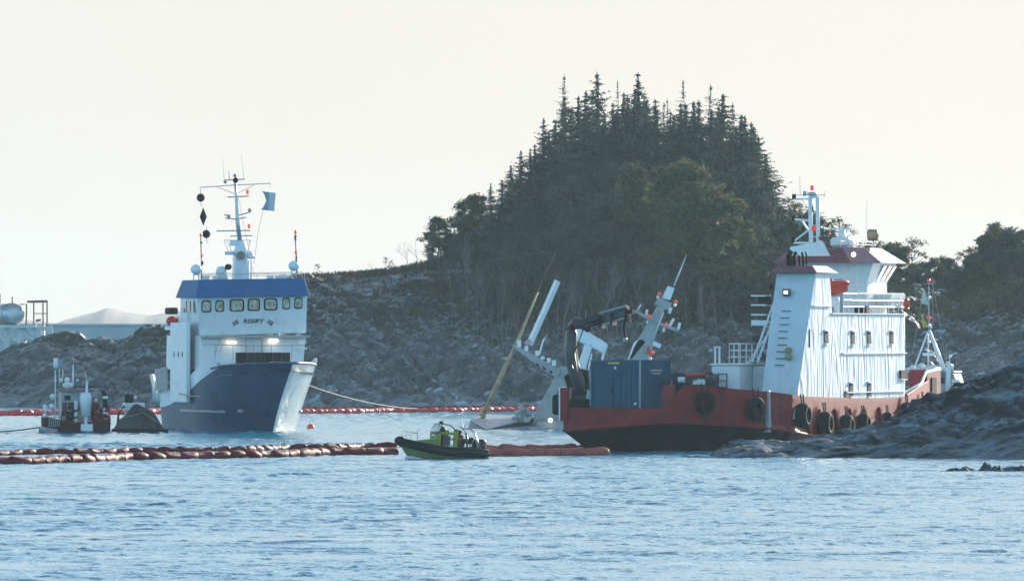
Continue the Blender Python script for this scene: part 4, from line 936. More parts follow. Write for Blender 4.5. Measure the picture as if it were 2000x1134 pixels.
    # upper deck rail
    MB().rail([(-.15, 10.5, zW+.07), (-.15, vE-.2, zW+.07), (-3.5, vE-.2, zW+.07)], 1.1, .03, bars=3).build('upper_deck_rail', 'white_clean', T)
    blk('rail_top_board', 'white_clean', -.2, -.1, 13.5, vE-.1, zW+1.17, zW+1.25, T, 0)
    # raft canister bin at the aft corner
    vb0 = RF.B(1733, 600, -.4)[1]
    wl = MB().prism([(-1.9, vb0, zW+.5), (-.25, vb0+.2, zW+.5), (-.25, vE, zW+.5), (-1.9, vE, zW+.5)], [(-2.1, vb0-.3, zW+1.15), (-.1, vb0-.2, zW+1.15), (-.1, vE+.1, zW+1.15), (-2.1, vE+.1, zW+1.15)]).build('splash_screen', 'white', T)
    # wheelhouse
    zA, zB = zW+.05, RF.z(514, -2, 20)
    pl = [(-5.2, 18.), (-2.1, 18.), (-1.1, 18.9), (-1.1, 23.2), (-1.8, 24.4), (-5.2, 24.8)]
    def grow(pl, g, c=(-3.6, 21.4)): return [(c[0]+(x-c[0])*g, c[1]+(y-c[1])*g) for x, y in pl]
    wh = MB().prism([(x, y, zA) for x, y in pl], [(x, y, zB-1.1) for x, y in pl]).build('wheelhouse', 'white', T, bevel=.03)
    up = grow(pl, 1.0); up2 = [(x+(.35 if x > -2 else 0), y+(.8 if y > 23 else 0)) for x, y in pl]
    MB().prism([(x, y, zB-1.097) for x, y in pl], [(x, y, zB) for x, y in up2]).build('window_storey', 'white', wh)
    def lp(a, b, s, off=.02):
        p0 = Vector((*pl[a], zB-1.0)).lerp(Vector((*pl[b], zB-1.0)), s); p1 = Vector((*up2[a], zB-.15)).lerp(Vector((*up2[b], zB-.15)), s)
        n = Vector((pl[b][1]-pl[a][1], -(pl[b][0]-pl[a][0]), 0)).normalized()*off; return p0+n, p1+n
    for a, b, s0, s1 in ((2, 3, .42, .58), (2, 3, .64, .80), (2, 3, .85, .99), (3, 4, .12, .88), (4, 5, .1, .4), (4, 5, .5, .8)):
        p, q = lp(a, b, s0); p2, q2 = lp(a, b, s1); n = Vector((pl[b][1]-pl[a][1], -(pl[b][0]-pl[a][0]), 0)).normalized()*.03
        MB().slab([p, p2, q2, q], n).build('window', 'glass_pale', wh)
    # overhanging roof of several facets
    rl = [(-6.1, 16.6), (-1.5, 16.9), (-.1, 18.4), (-.1, 23.9), (-1.6, 25.9), (-6.1, 26.2)]; rt = [(-5.4, 18.2), (-2.4, 18.2), (-1.4, 19.2), (-1.4, 23.0), (-2.3, 24.2), (-5.4, 24.6)]
    zR = zB+.9
    MB().prism([(x, y, zB+.003) for x, y in rl], [(x, y, zR) for x, y in rt]).build('wheelhouse_roof', 'red_roof', T)
    p = Vector(RF.A(1667, 497, 16.9)); MB().sph(p, .15, 8).build('deck_lamp', 'lamp', T, smooth=True)
    q = Vector(RF.A(1664, 520, 17.9)); lad = MB()
    for d in (0, .35): lad.tube([(q.x+d, 17.85, zA), (q.x+d, 17.85, zB-.1)], .03, 5)
    for i in range(9): lad.tube([(q.x, 17.85, zA+.3+i*.25), (q.x+.35, 17.85, zA+.3+i*.25)], .02, 4)
    lad.build('wall_ladder', 'white_clean', T)
    MB().box(-2.9, -2.3, 17.9, 18.01, zA+.1, zA+2).build('door', 'grey', wh)
    # deck clutter in front of the wheelhouse
    p = Vector(RF.A(1613, 603, 9.5)); MB().sph((p.x, 9.5, zW+.35), .42, 10, sc=(1, 1, .8)).build('capstan', 'black', T, smooth=True)
    p = Vector(RF.A(1629, 590, 10)); MB().tube([(p.x, 10, zW+.05), (p.x, 10, zW+.95)], .3, 10).build('winch_drum', 'white', T, smooth=True)
    p = Vector(RF.A(1679, 604, 15)); MB().box(p.x-.4, p.x+.4, 15, 15.7, zW+.07, zW+.5).build('deck_box', 'black', T)
    # lattice mast over the casing
    def qm(px, py, v=14.): return Vector(RF.A(px, py, v))
    b0, b1 = qm(1572, 520), qm(1625, 520)
    pl_ = MB().prism([qm(1560, 522, 13), qm(1606, 522, 13), qm(1606, 522, 15), qm(1560, 522, 15)], [qm(1586, 478, 13.3), qm(1604, 478, 13.3), qm(1604, 478, 14.7), qm(1586, 478, 14.7)])
    mast = MB().prism([qm(1543, 500, 13), qm(1622, 500, 13), qm(1622, 500, 15), qm(1543, 500, 15)], [qm(1543, 482, 13), qm(1606, 470, 13), qm(1606, 470, 15), qm(1543, 482, 15)]).build('mast_base', 'white', T, bevel=.03)
    MB().tube([qm(1584, 490), qm(1583, 384)], .13, 8).build('mast_pole', 'white_clean', mast, smooth=True)
    MB().tube([qm(1598, 486), qm(1597, 384)], .12, 8).build('mast_pole', 'white_clean', mast, smooth=True)
    MB().tube([qm(1583, 384), qm(1597, 384)], .1, 6).build('mast_cap', 'white_clean', mast)
    for x0, y0, x1, y1, r in ((1552, 389, 1584, 388, .06), (1567, 389, 1582, 410, .04), (1550, 428, 1584, 431, .07), (1566, 431, 1583, 456, .06), (1550, 474, 1584, 474, .06), (1552, 470, 1583, 446, .05), (1556, 381, 1612, 381, .03), (1584, 415, 1597, 415, .03), (1584, 440, 1597, 440, .03), (1584, 462, 1597, 462, .03), (1597, 465, 1606, 495, .1)):
        MB().tube([qm(x0, y0), qm(x1, y1)], r, 6).build('mast_bracket', 'white_clean', mast)
    for px, py, lm, r in ((1586, 367, 'red_lens', .1), (1551, 384, 'black', .12), (1589, 447, 'red_lens', .13), (1550, 426, 'black', .1), (1550, 468, 'black', .1), (1586, 408, 'black', .08), (1572, 378, 'grey', .1)):
        p = qm(px, py); MB().tube([p-Vector((0, 0, .14)), p+Vector((0, 0, .14))], r, 7).build('mast_lantern', lm, mast, smooth=True)
    MB().sph(qm(1586, 379), .22, 10, sc=(1.4, 1, .6)).build('antenna_dome', 'steel', mast, smooth=True)
    for x0, y0, x1, y1 in ((1611, 384, 1611, 373), (1563, 381, 1562, 345), (1577, 381, 1577, 372), (1561, 498, 1563, 466)): MB().tube([qm(x0, y0), qm(x1, y1)], .015, 4).build('whip_aerial', 'steel', mast)
    MB().tube([qm(1600, 464, 13.8), qm(1607, 472, 13.6), qm(1612, 482, 13.6), qm(1608, 492, 13.8)], .06, 6).build('cable', 'black', mast, smooth=True)
    # radar pedestal and dome
    def qr(px, py, v=20.): return Vector(RF.A(px, py, v))
    a, b = qr(1625, 493), qr(1663, 463); rd = MB().box(a.x, b.x, 19.5, 20.5, zR, b.z).build('radar_pedestal', 'white', T, bevel=.15)
    a = qr(1644, 462); MB().tube([(a.x, 20, b.z-.1), (a.x, 20, qr(1644, 450).z)], .2, 8).build('radar_motor', 'white', rd, smooth=True)
    a, b = qr(1624, 449), qr(1664, 445); MB().box(a.x, b.x, 19.85, 20.1, a.z, b.z).build('radar_scanner', 'white_clean', rd, bevel=.03)
    p = qr(1706, 459, 22); dm = MB().sph(p, .33, 14).tube([p-Vector((.3, 0, 0)), p+Vector((.25, 0, 0))], .34, 14).build('radome', 'wood', T, smooth=True)
    MB().tube([p, (p.x, p.y, zR)], .04, 5).tube([p+Vector((-.4, 0, .1)), p+Vector((-.4, 0, 2.0))], .012, 4).build('radome_pole', 'steel', dm)
    mb = MB().rail([(-2.6, 18.6, zR), (-1.9, 22.8, zR)], .35, .02, bars=2); mb.box(-3.4, -2.4, 20.5, 21.5, zR, zR+.35); mb.build('roof_rail', 'white_clean', T)
    # raised stern bulwark past the wall and its ragged rail
    va = vE+.3
    MB().prism([(-.35, va, 2.2), (-.05, va, 2.2), (-.4, 30, 2.2), (-.7, 30, 2.2)], [(-.35, va, 2.95), (-.05, va, 2.95), (-.4, 30, 3.75), (-.7, 30, 3.75)]).build('stern_wing', 'red_hull', T, bevel=.03)
    p = RF.B(1818, 765, -.5); MB().box(-1.5, -.4, 29.5, 32.6, 2.2, 4.35).build('stern_post', 'red_hull', T, bevel=.05)
    MB().box(-.39, -.33, 30.4, 31.4, 2.6, 3.9).build('stern_opening', 'black', T)
    MB().tube([(-.3, va, 3.0), (-.35, 28, 3.55), (-.45, 29.4, 4.2), (-.45, 32.4, 4.4)], .09, 6).build('stern_rail_cap', 'white', T, smooth=True)
    # knuckle boom crane
    cr = MB().tube([RF.A(1128, 796, -6.6), RF.A(1130, 758, -6.6)], .46, 12).build('crane', 'black_gloss', T, smooth=True)
    def qc(px, py, v=-6.6): return Vector(RF.A(px, py, v))
    MB().tube([qc(1135, 770), qc(1131, 745), qc(1118, 712), qc(1115, 680), qc(1116, 648), qc(1124, 634)], [.34, .36, .36, .33, .34, .3], 10).build('crane_column', 'black_gloss', cr, smooth=True)
    MB().tube([qc(1113, 640), qc(1125, 629), qc(1148, 637), qc(1150, 648)], [.22, .3, .3, .14], 8).build('crane_knuckle', 'black_gloss', cr, smooth=True)
    MB().tube([qc(1118, 634), qc(1140, 632), qc(1178, 622)], [.25, .28, .26], 4).build('crane_arm', 'black_gloss', cr)
    MB().slab([qc(1178, 632), qc(1178, 610), qc(1224, 597), qc(1226, 615)], (0, .5, 0)).build('crane_extension', 'black_gloss', cr, bevel=.04)
    MB().tube([qc(1170, 612, -6.9), qc(1223, 597, -6.9)], .07, 6).tube([qc(1175, 634, -6.9), qc(1224, 620, -6.9)], .05, 6).build('hydraulic_ram', 'steel', cr)
    for px in (1172, 1194, 1222): a = qc(px, 606+(1222-px)*.25, -6.95); MB().box(a.x-.06, a.x+.06, -7., -6.1, a.z-.62, a.z+.05).build('crane_clamp', 'black', cr)
    MB().box(qc(1226, 606).x-.05, qc(1237, 606).x, -6.8, -6.4, qc(1230, 612).z, qc(1230, 604).z).build('crane_tip', 'black', cr)
    MB().tube([qc(1221, 618), qc(1219, 640), qc(1222, 662)], .07, 6).build('crane_chain', 'black', cr)
    MB().sph(qc(1221, 663), .14, 8).build('crane_hook', 'steel', cr, smooth=True)
    MB().tube([qc(1137, 790, -6.9), qc(1140, 760, -6.9), qc(1128, 735, -7.), qc(1122, 690, -7.), qc(1140, 640, -7.), qc(1170, 628, -7)], .05, 5).tube([qc(1122, 790, -6.9), qc(1128, 750, -7.05), qc(1112, 700, -7.)], .05, 5).build('hydraulic_hose', 'black_gloss', cr, smooth=True)
    MB().box(qc(1110, 790).x, qc(1145, 790).x, -7.3, -5.9, 1.76, 2.9).build('crane_base', 'black', cr, bevel=.05)
    MB().tube([qc(1144, 636, -6.3), qc(1144, 606, -6.3)], .02, 4).build('crane_aerial', 'steel', cr)
    # dark winches amidships
    a = RF.A(1330, 745, -1.5); rr = random.Random(8)
    wn = MB().box(RF.A(1313, 745, -1)[0], RF.A(1394, 745, -1)[0], -1, 0, 1.76, RF.z(735, -5, -1)).build('winch_house', 'suit_dk', T, bevel=.05)
    mb = MB()
    for i in range(18): p = Vector(RF.A(rr.uniform(1314, 1394), rr.uniform(728, 746), -1.3)); mb.box(p.x-.25, p.x+.25, p.y-.1, p.y+.3, p.z-.08, p.z+.06)
    mb.tube([RF.A(1314, 735, -1.2), RF.A(1392, 728, -1.2)], .06, 6); mb.build('winch_gear', 'black_gloss', wn)
    MB().tube([RF.A(1340, 733, -1.5), RF.A(1378, 731, -1.5)], .09, 8).build('red_roller', 'red_bright', wn)
    MB().tube([RF.A(1325, 741, -1.6), RF.A(1338, 741, -1.6)], .16, 8).build('white_roller', 'white_clean', wn)
    MB().box(RF.A(1352, 745, -1.5)[0], RF.A(1376, 745, -1.5)[0], -1.4, -1.3, RF.z(750, -6, -1.5), RF.z(740, -6, -1.5)).build('tread_plate', 'steel', wn)
    return T, out, top, kn, vE, zW
RS, R_out, R_top, R_kn, R_vE, R_zW = red_ship()

# tyre fenders, each hanging on its own chains
def tyre_proto():
    t = thing('tyre_fender', (0, 0, -100), 0, 'x', 'tyre fender', 'big tyre fenders hung along the red hull')
    MB().torus((0, 0, 0), .42, .20, (0, 1, 0), 26, 10).build('tyre', 'black', t, smooth=True)
    MB().tube([(-.15, 0, .5), (-.22, .05, 1.05)], .03, 5).build('chain', 'black', t); MB().tube([(.15, 0, .5), (.22, .05, 1.05)], .03, 5).build('chain', 'black', t)
    return t
tp = tyre_proto()
def front_at(px):                                    # walk the shoulder outline to the point seen at column px
    best = None
    for i in range(1, len(R_out)-1):
        for s in np.linspace(0, 1, 40):
            u = R_out[i][0]*(1-s)+R_out[i+1][0]*s; v = R_out[i][1]*(1-s)+R_out[i+1][1]*s; X, Y = RF.w(u, v); p = 1000+X*FPX/Y
            if best is None or abs(p-px) < best[0]:
                a = Vector(RF.w(*R_out[i])); b = Vector(RF.w(*R_out[i+1])); best = (abs(p-px), X, Y, math.atan2(b.y-a.y, b.x-a.x))
    return best[1:]
tys = [(1373, 787, 1.0, 'large tyre fender on the curved red shoulder nearest the blue container'), (1470, 798, 1.02, 'large tyre fender midway between the low white deckhouse and the grey column'),
       (1560, 811, 1.05, 'large tyre fender at the corner below the leaning casing tower'), (1603, 827, 1.05, 'second tyre fender along the lit side, hanging lower than the corner one'),
       (1646, 831, .98, 'third tyre fender along the lit side, bright rim above the rocks'), (1680, 828, .95, 'fourth tyre fender along the lit side, just above the skerry'),
       (1727, 823, .85, 'fifth tyre fender along the lit side, half hidden by the rocks'), (1765, 806, .95, 'tall tyre fender under the aft end of the white wall'), (1797, 795, .8, 'aftmost tyre fender by the raised red stern')]
for i, (px, py, s, lb) in enumerate(tys):
    X, Y, ang = front_at(px); o = tp if i == 0 else copy_tree(tp); n = Vector((math.sin(ang), -math.cos(ang)))
    o.location = (X+n.x*.24*s, Y+n.y*.24*s, CAMH+(HZ-py)*Y/FPX); o.rotation_euler = (0, 0, ang); o.scale = (s, s*(1 if i < 2 else 1.4), s*1.08); tag(o, lb)
c = Vector(RF.A(1087, 790, -7.6)); X, Y = RF.w(c.x, c.y)
t = thing('cylindrical_fender', (X, Y, 0), -18, 'upright black cylinder fender on the left end of the red hull', 'fender')
MB().tube([(0, 0, c.z-.55), (0, 0, c.z-.45), (0, 0, c.z+.45), (0, 0, c.z+.55)], [.12, .24, .24, .12], 12).build('fender_body', 'black', t, smooth=True); MB().tube([(0, 0, c.z+.5), (.2, .1, c.z+.95)], .03, 5).build('chain', 'black', t)
# lifebuoy on the aft rail
X, Y = RF.w(.12, R_vE-.4); lb_ = thing('lifebuoy', (X, Y, R_zW+.62), -18, 'orange lifebuoy hanging on the aft corner of the white rail', 'lifebuoy')
MB().torus((0, 0, 0), .27, .09, (1, 0, 0), 18, 8).build('ring', 'orange', lb_, smooth=True); MB().tube([(0.02, 0, .25), (0.02, 0, .42)], .03, 5).build('strap', 'white_clean', lb_)
# orange rescue boat on the upper deck
def rescue_boat():
    X, Y = RF.w(*RF.A(1618, 565, 12.2)[:2]); z = RF.z(565, -2, 12.2)
    t = thing('rescue_boat', (X, Y, z), -8, 'small red orange rescue boat stowed between casing tower and wheelhouse', 'rescue boat')
    def h(s, q): w = .62*math.sin(PI*min(1, (1.02-s)*1.25)*.5)**.7; return w
    rows = []
    for s in np.linspace(0, 1, 12):
        w = .68*(1-s**3.2); rows.append([(-1.1+2.2*s, -w, .22+.12*s), (-1.1+2.2*s, -w*.95, -.05), (-1.1+2.2*s, -w*.45, -.42+.35*s**3), (-1.1+2.2*s, w*.45, -.42+.35*s**3), (-1.1+2.2*s, w*.95, -.05), (-1.1+2.2*s, w, .22+.12*s)])
    mb = MB().loft(rows); mb.add(rows[0], [(0, 1, 2, 3, 4, 5)]); mb.build('hull', 'orange', t, smooth=True)
    for sd in (-1, 1): MB().tube([(-1.1+2.2*s, sd*.68*(1-s**3.2), .25+.12*s) for s in np.linspace(0, 1, 10)], .15, 8).build('tube', 'red_bright', t, smooth=True)
    MB().prism([(-.7, -.4, .2), (.5, -.4, .2), (.5, .4, .2), (-.7, .4, .2)], [(-.45, -.3, .62), (.2, -.3, .62), (.2, .3, .62), (-.45, .3, .62)]).build('cover', 'red_roof', t, bevel=.05)
    MB().box(-.5, .5, -.5, .5, -1.1, -.43).build('cradle', 'steel', t)
rescue_boat()
# blue container
def container():
    CF = Frame(1250, 450.3, -24)
    zb = 1.8; zt = CF.z(703, 0, 0); w = -CF.A(1153, 750, 0)[0]; d = CF.B(1310, 750, 0)[1]
    t = thing_at('shipping_container', None, CF, 'bright blue steel container standing on the red bow ramp deck', 'container')
    MB().box(-w+.05, -.05, .05, d-.05, zb+.05, zt-.05).build('shell', 'container', t)
    for x in (-w, -.14): 
        for y in (0, d-.14): MB().box(x, x+.14, y, y+.14, zb, zt).build('corner_post', 'container', t)
    for y in (0, d-.12): MB().box(-w+.14, -.14, y, y+.12, zt-.16, zt-.002).build('top_rail', 'container', t); MB().box(-w+.14, -.14, y, y+.12, zb, zb+.18).build('bottom_rail', 'container', t)
    for x in (-w, -.12): MB().box(x, x+.12, .14, d-.14, zt-.14, zt-.002).build('top_rail', 'container', t)
    n = 7
    base = None
    for i in range(11):                               # corrugations on the right-hand side
        y = .3+i*(d-.6)/10
        if base is None: base = MB().prism([(-.05, -.09, zb+.15), (-.005, -.045, zb+.15), (-.005, .045, zb+.15), (-.05, .09, zb+.15)], [(-.05, -.09, zt-.16), (-.005, -.045, zt-.16), (-.005, .045, zt-.16), (-.05, .09, zt-.16)]).build('side_corrugation', 'container', t); base.location.y = y
        else: c = base.copy(); COL.objects.link(c); c.location.y = y
    dw = w*.42
    dr = MB().box(-w+.2, -w+dw+.12, .0, .048, zb+.2, zt-.3).build('door', 'container', t, bevel=.012); MB().box(-w+dw+.02, -w+dw+.07, -.05, -.003, (zb+zt)/2-.2, (zb+zt)/2+.1).build('handle', 'black', dr)
    for i in range(4): x = -w+dw+.32+i*(w-dw-.5)/4; MB().box(x, x+(w-dw-.5)/4-.05, .015, .048, zb+.2, zt-.3).build('end_panel', 'container', t)
    MB().box(-w+1.05, -w+1.75, -.012, -.001, zt-.22, zt-.1).build('yellow_plate', 'yellow', t); MB().box(-w+1.42, -w+1.55, .0, .013, zt-.5, zt-.35).build('white_label', 'white_clean', t)
    MB().box(-.35, -.22, .0, .013, zb+.75, zb+.88).build('white_label', 'white_clean', t); MB().box(-w+1.4, -w+1.55, -.012, -.001, zb+.04, zb+.15).build('white_label', 'white_clean', t)
    MB().box(.0, .004, d*.35, d*.72, zt-.62, zt-.52).box(.0, .004, d*.4, d*.68, zt-.78, zt-.70).build('faded_marking', 'grey', t)
    MB().box(-.02, .03, -.03, .02, zb+.1, zt-.05).build('corner_edge', 'steel', t)
container()
# ================================================================== the half sunken ship between the two vessels
def wreck():
    WF = Frame(1060, 553, 0); T = thing_at('sunken_ship', None, WF, 'half sunken grey ship lying heeled with tilted masts behind the red workboat', 'shipwreck')
    def q(px, py, v=0.): return Vector(WF.A(px, py, v))
    def plate(name, pts, v, d, m='navy_grey', par=T, bev=.03): return MB().slab([q(*p, v) for p in pts], (0, d, 0)).build(name, m, par, bevel=bev)
    MB().prism([q(912, 846, -2.5), q(1000, 846, -3), q(1000, 846, 2), q(912, 846, 1.5)], [q(918, 820, -1.2), q(950, 838, -3), q(1062, 812, 1), q(942, 808, 2)]).build('foredeck', 'grey', T, bevel=.02)
    MB().prism([q(935, 848, -3), q(1075, 848, -3), q(1075, 848, 2.6), q(940, 848, 1)], [q(944, 839, -2.9), q(1062, 837, -3), q(1050, 826, 2), q(1010, 814, 1)]).build('bow_plate', 'navy_grey', T, bevel=.03)
    MB().prism([q(1040, 848, -1), q(1110, 848, -1), q(1110, 848, 2.5), q(1040, 848, 2.5)], [q(1050, 822, -.6), q(1100, 822, -.6), q(1105, 812, 2), q(1055, 812, 2)]).build('hull_side', 'navy_grey', T, bevel=.03)
    rr = random.Random(3); mb = MB()
    for i in range(22):
        p = q(rr.uniform(1002, 1034), rr.uniform(798, 820), rr.uniform(-1.2, .6)); s = rr.uniform(.1, .28)
        if i % 2: mb.sph(p, s, 6)
        else: mb.tube([p, p+Vector((rr.uniform(-.6, .6), 0, rr.uniform(-.2, .5)))], s*.5, 5)
    mb.tube([q(1018, 822, -.3), q(1012, 802, -.5)], .3, 8); mb.build('windlass', 'grey', T)
    MB().sph(q(1075, 820, -1.1), .16, 8).build('deck_lamp', 'lamp', T)
    plate('superstructure_side', [(1034, 846), (1046, 806), (1076, 752), (1094, 716), (1150, 722), (1158, 812), (1110, 846)], 0, 3.2)
    plate('bulkhead_seam', [(1093, 722), (1097, 722), (1106, 838), (1101, 838)], -.05, .045, 'grey', T, 0)
    pr = plate('bridge_deck', [(996, 672), (1008, 674), (1096, 722), (1088, 738), (1060, 722)], -.4, 2.2)
    mb = MB()
    for px, py in ((1014, 676), (1028, 684), (1049, 693), (1060, 700), (1072, 706), (1082, 712)): p = q(px, py, -.2); mb.box(p.x-.13, p.x+.13, -.4, .2, p.z-.05, p.z+rr.uniform(.15, .42))
    mb.build_each('deck_fitting', 'white_clean', pr)
    for px, py in ((1050, 712), (1063, 719), (1076, 726)): plate('window', [(px-3, py-4), (px+3, py-1), (px+3, py+4), (px-3, py+1)], -.43, .025, 'suit_dk', pr, 0)
    MB().tube([q(1034, 672), q(1030, 664)], .3, 6).build('derrick_foot', 'navy_grey', T)
    c = MB().tube([q(1034, 672), q(1062, 610), q(1089, 548)], .22, 4).build('derrick_boom', 'white', T)
    MB().tube([q(1040, 668, .15), q(1092, 552, .15)], .07, 6).build('boom_sunlit_edge', 'white_clean', c)  # white strip added as the sunlit right edge of the derrick boom
    MB().tube([q(1053, 692), q(1061, 664), q(1070, 652)], [.07, .06, .02], 6).build('small_aerial', 'white_clean', T)
    MB().tube([q(945, 808), q(975, 740), q(1010, 668), q(1050, 570)], [.15, .15, .12, .07], 8).tube([q(1050, 570), q(1068, 528), q(1087, 494)], [.035, .02, .012], 5).tube([q(938, 812), q(946, 806)], .3, 8).build('spar', 'wood', T, smooth=True)
    # leaning funnel frame
    g = MB().slab([q(1108, 656), q(1114, 642), q(1128, 640), q(1150, 648), q(1187, 671), q(1181, 690), q(1150, 676)], (0, 1.2, 0)).build('funnel_frame', 'white', T, bevel=.08)
    MB().slab([q(1142, 672), q(1158, 672), q(1140, 734), q(1122, 734)], (0, .8, 0)).build('frame_leg', 'white', g, bevel=.05)
    MB().tube([q(1184, 672, .3), q(1178, 694, .3), q(1176, 704, .3)], [.16, .1, .1], 6).tube([q(1156, 690, .6), q(1146, 736, .6)], .05, 5).build('frame_pipe', 'white_clean', g)
    MB().slab([q(1100, 735), q(1122, 715), q(1158, 722), q(1158, 760), q(1110, 770)], (0, 2.0, 0)).build('funnel_casing', 'navy_grey', T, bevel=.05)
    # leaning mast
    m0 = MB().slab([q(1226, 704), q(1270, 706), q(1276, 672), q(1300, 598), (q(1284, 598)), q(1254, 650), q(1240, 672)], (0, .8, 0)).build('mast', 'navy_grey', T, bevel=.05)
    def P(name, pts, r, m='navy_grey', n=6): return MB().tube([q(*p, -.1) for p in pts], r, n).build(name, m, m0, smooth=True)
    MB().slab([q(1278, 594), q(1306, 606), q(1313, 592), q(1287, 580)], (0, 1., 0)).build('mast_platform', 'navy_grey', m0, bevel=.04)
    MB().slab([q(1293, 582), q(1304, 558), q(1318, 562), q(1309, 586)], (0, .7, 0)).build('mast_top', 'white', m0, bevel=.05)
    P('mast_aerial', [(1316, 558), (1328, 530), (1341, 497)], [.05, .06, .015], 'white_clean')
    P('crosstree', [(1240, 606), (1268, 622), (1280, 628)], .13); P('crosstree', [(1288, 632), (1326, 646)], .13)
    for x0, y0, x1, y1, r in ((1245, 606, 1252, 594, .07), (1262, 616, 1264, 604, .1), (1306, 640, 1316, 622, .11), (1324, 645, 1328, 630, .11), (1307, 612, 1311, 600, .12), (1296, 610, 1280, 650, .05), (1296, 648, 1297, 640, .1), (1264, 626, 1264, 632, .08)):
        P('mast_fitting', [(x0, y0), (x1, y1)], r, 'white_clean')
    for px, py in ((1288, 573), (1320, 589), (1269, 617), (1301, 633), (1275, 688)): MB().sph(q(px, py, -.3), .12, 8).build('red_lantern', 'red_lens', m0, smooth=True)
    for px, py in ((1285, 580), (1318, 596), (1270, 700)): MB().sph(q(px, py, -.3), .12, 8).build('white_lantern', 'white_clean', m0, smooth=True)
    MB().slab([q(1262, 690, -.2), q(1266, 672, -.2), q(1274, 696, -.2)], (0, .06, 0)).build('red_pennant', 'red_bright', m0)
    MB().slab([q(1238, 668), q(1254, 660), q(1262, 668), q(1236, 700), q(1226, 704)], (0, .5, 0)).build('ladder_box', 'white', m0, bevel=.04)
    MB().slab([q(1274, 664), q(1292, 672), q(1290, 680), q(1272, 674)], (0, .5, 0)).build('side_box', 'white', m0, bevel=.04)
wreck()

# ================================================================== people
def person(parent_loc, rotz, pose, label, top='suit', legs='suit_dk', helmet=None, scale=1.):
    me = bpy.data.meshes.new('body'); sit = pose == 'sit'
    J = {'pel': (0, 0, .92), 'ch': (0, .02, 1.25), 'nk': (0, .03, 1.47), 'hd': (0, .07, 1.62), 'sl': (-.19, .02, 1.40), 'sr': (.19, .02, 1.40), 'el': (-.27, .16, 1.16), 'er': (.27, .16, 1.16), 'hl': (-.2, .4, 1.12), 'hr': (.2, .4, 1.12),
         'kl': (-.11, .05, .50), 'kr': (.11, .05, .50), 'al': (-.12, 0, .08), 'ar': (.12, 0, .08), 'tl': (-.12, .16, .04), 'tr': (.12, .16, .04), 'gl': (-.18, .48, 1.13), 'gr': (.18, .48, 1.13)}
    if sit: J.update({'kl': (-.13, .45, .90), 'kr': (.13, .45, .90), 'al': (-.13, .48, .48), 'ar': (.13, .48, .48), 'tl': (-.13, .62, .44), 'tr': (.13, .62, .44)})
    keys = list(J); E = [('pel', 'ch'), ('ch', 'nk'), ('nk', 'hd'), ('ch', 'sl'), ('ch', 'sr'), ('sl', 'el'), ('sr', 'er'), ('el', 'hl'), ('er', 'hr'), ('hl', 'gl'), ('hr', 'gr'), ('pel', 'kl'), ('pel', 'kr'), ('kl', 'al'), ('kr', 'ar'), ('al', 'tl'), ('ar', 'tr')]
    R = {'pel': .15, 'ch': .17, 'nk': .065, 'hd': .10, 'sl': .085, 'sr': .085, 'el': .06, 'er': .06, 'hl': .04, 'hr': .04, 'gl': .035, 'gr': .035, 'kl': .085, 'kr': .085, 'al': .055, 'ar': .055, 'tl': .045, 'tr': .045}
    me.from_pydata([J[k] for k in keys], [(keys.index(a), keys.index(b)) for a, b in E], [])
    ob = bpy.data.objects.new('tmp', me); COL.objects.link(ob); sk = ob.modifiers.new('s', 'SKIN'); sb = ob.modifiers.new('u', 'SUBSURF'); sb.levels = 1; sb.render_levels = 1
    for i, k in enumerate(keys): me.skin_vertices[0].data[i].radius = (R[k], R[k])
    me.skin_vertices[0].data[0].use_root = True
    bpy.context.view_layer.update(); m2 = bpy.data.meshes.new_from_object(ob.evaluated_get(bpy.context.evaluated_depsgraph_get())); bpy.data.objects.remove(ob)
    m2.name = 'body'; m2.materials.clear()
    for mm in (top, legs, 'skin'): m2.materials.append(M[mm])
    for p in m2.polygons:
        z = p.center.z; p.use_smooth = True; p.material_index = 2 if z > 1.5 or (p.center.y > .36 and z > 1.0) else (1 if z < .95 else 0)
    t = thing('person', parent_loc, rotz, label, 'person'); t.scale = (scale,)*3
    b = bpy.data.objects.new('body', m2); COL.objects.link(b); b.parent = t
    hm = MB().sph((0, .06, 1.645), .135, 12, sc=(1, 1.08, .95)); hm.build('helmet' if helmet else 'hair', helmet or 'black', b, smooth=True)
    MB().sph((0, .185, 1.60), .025, 6).build('nose', 'skin', b, smooth=True)
    return t

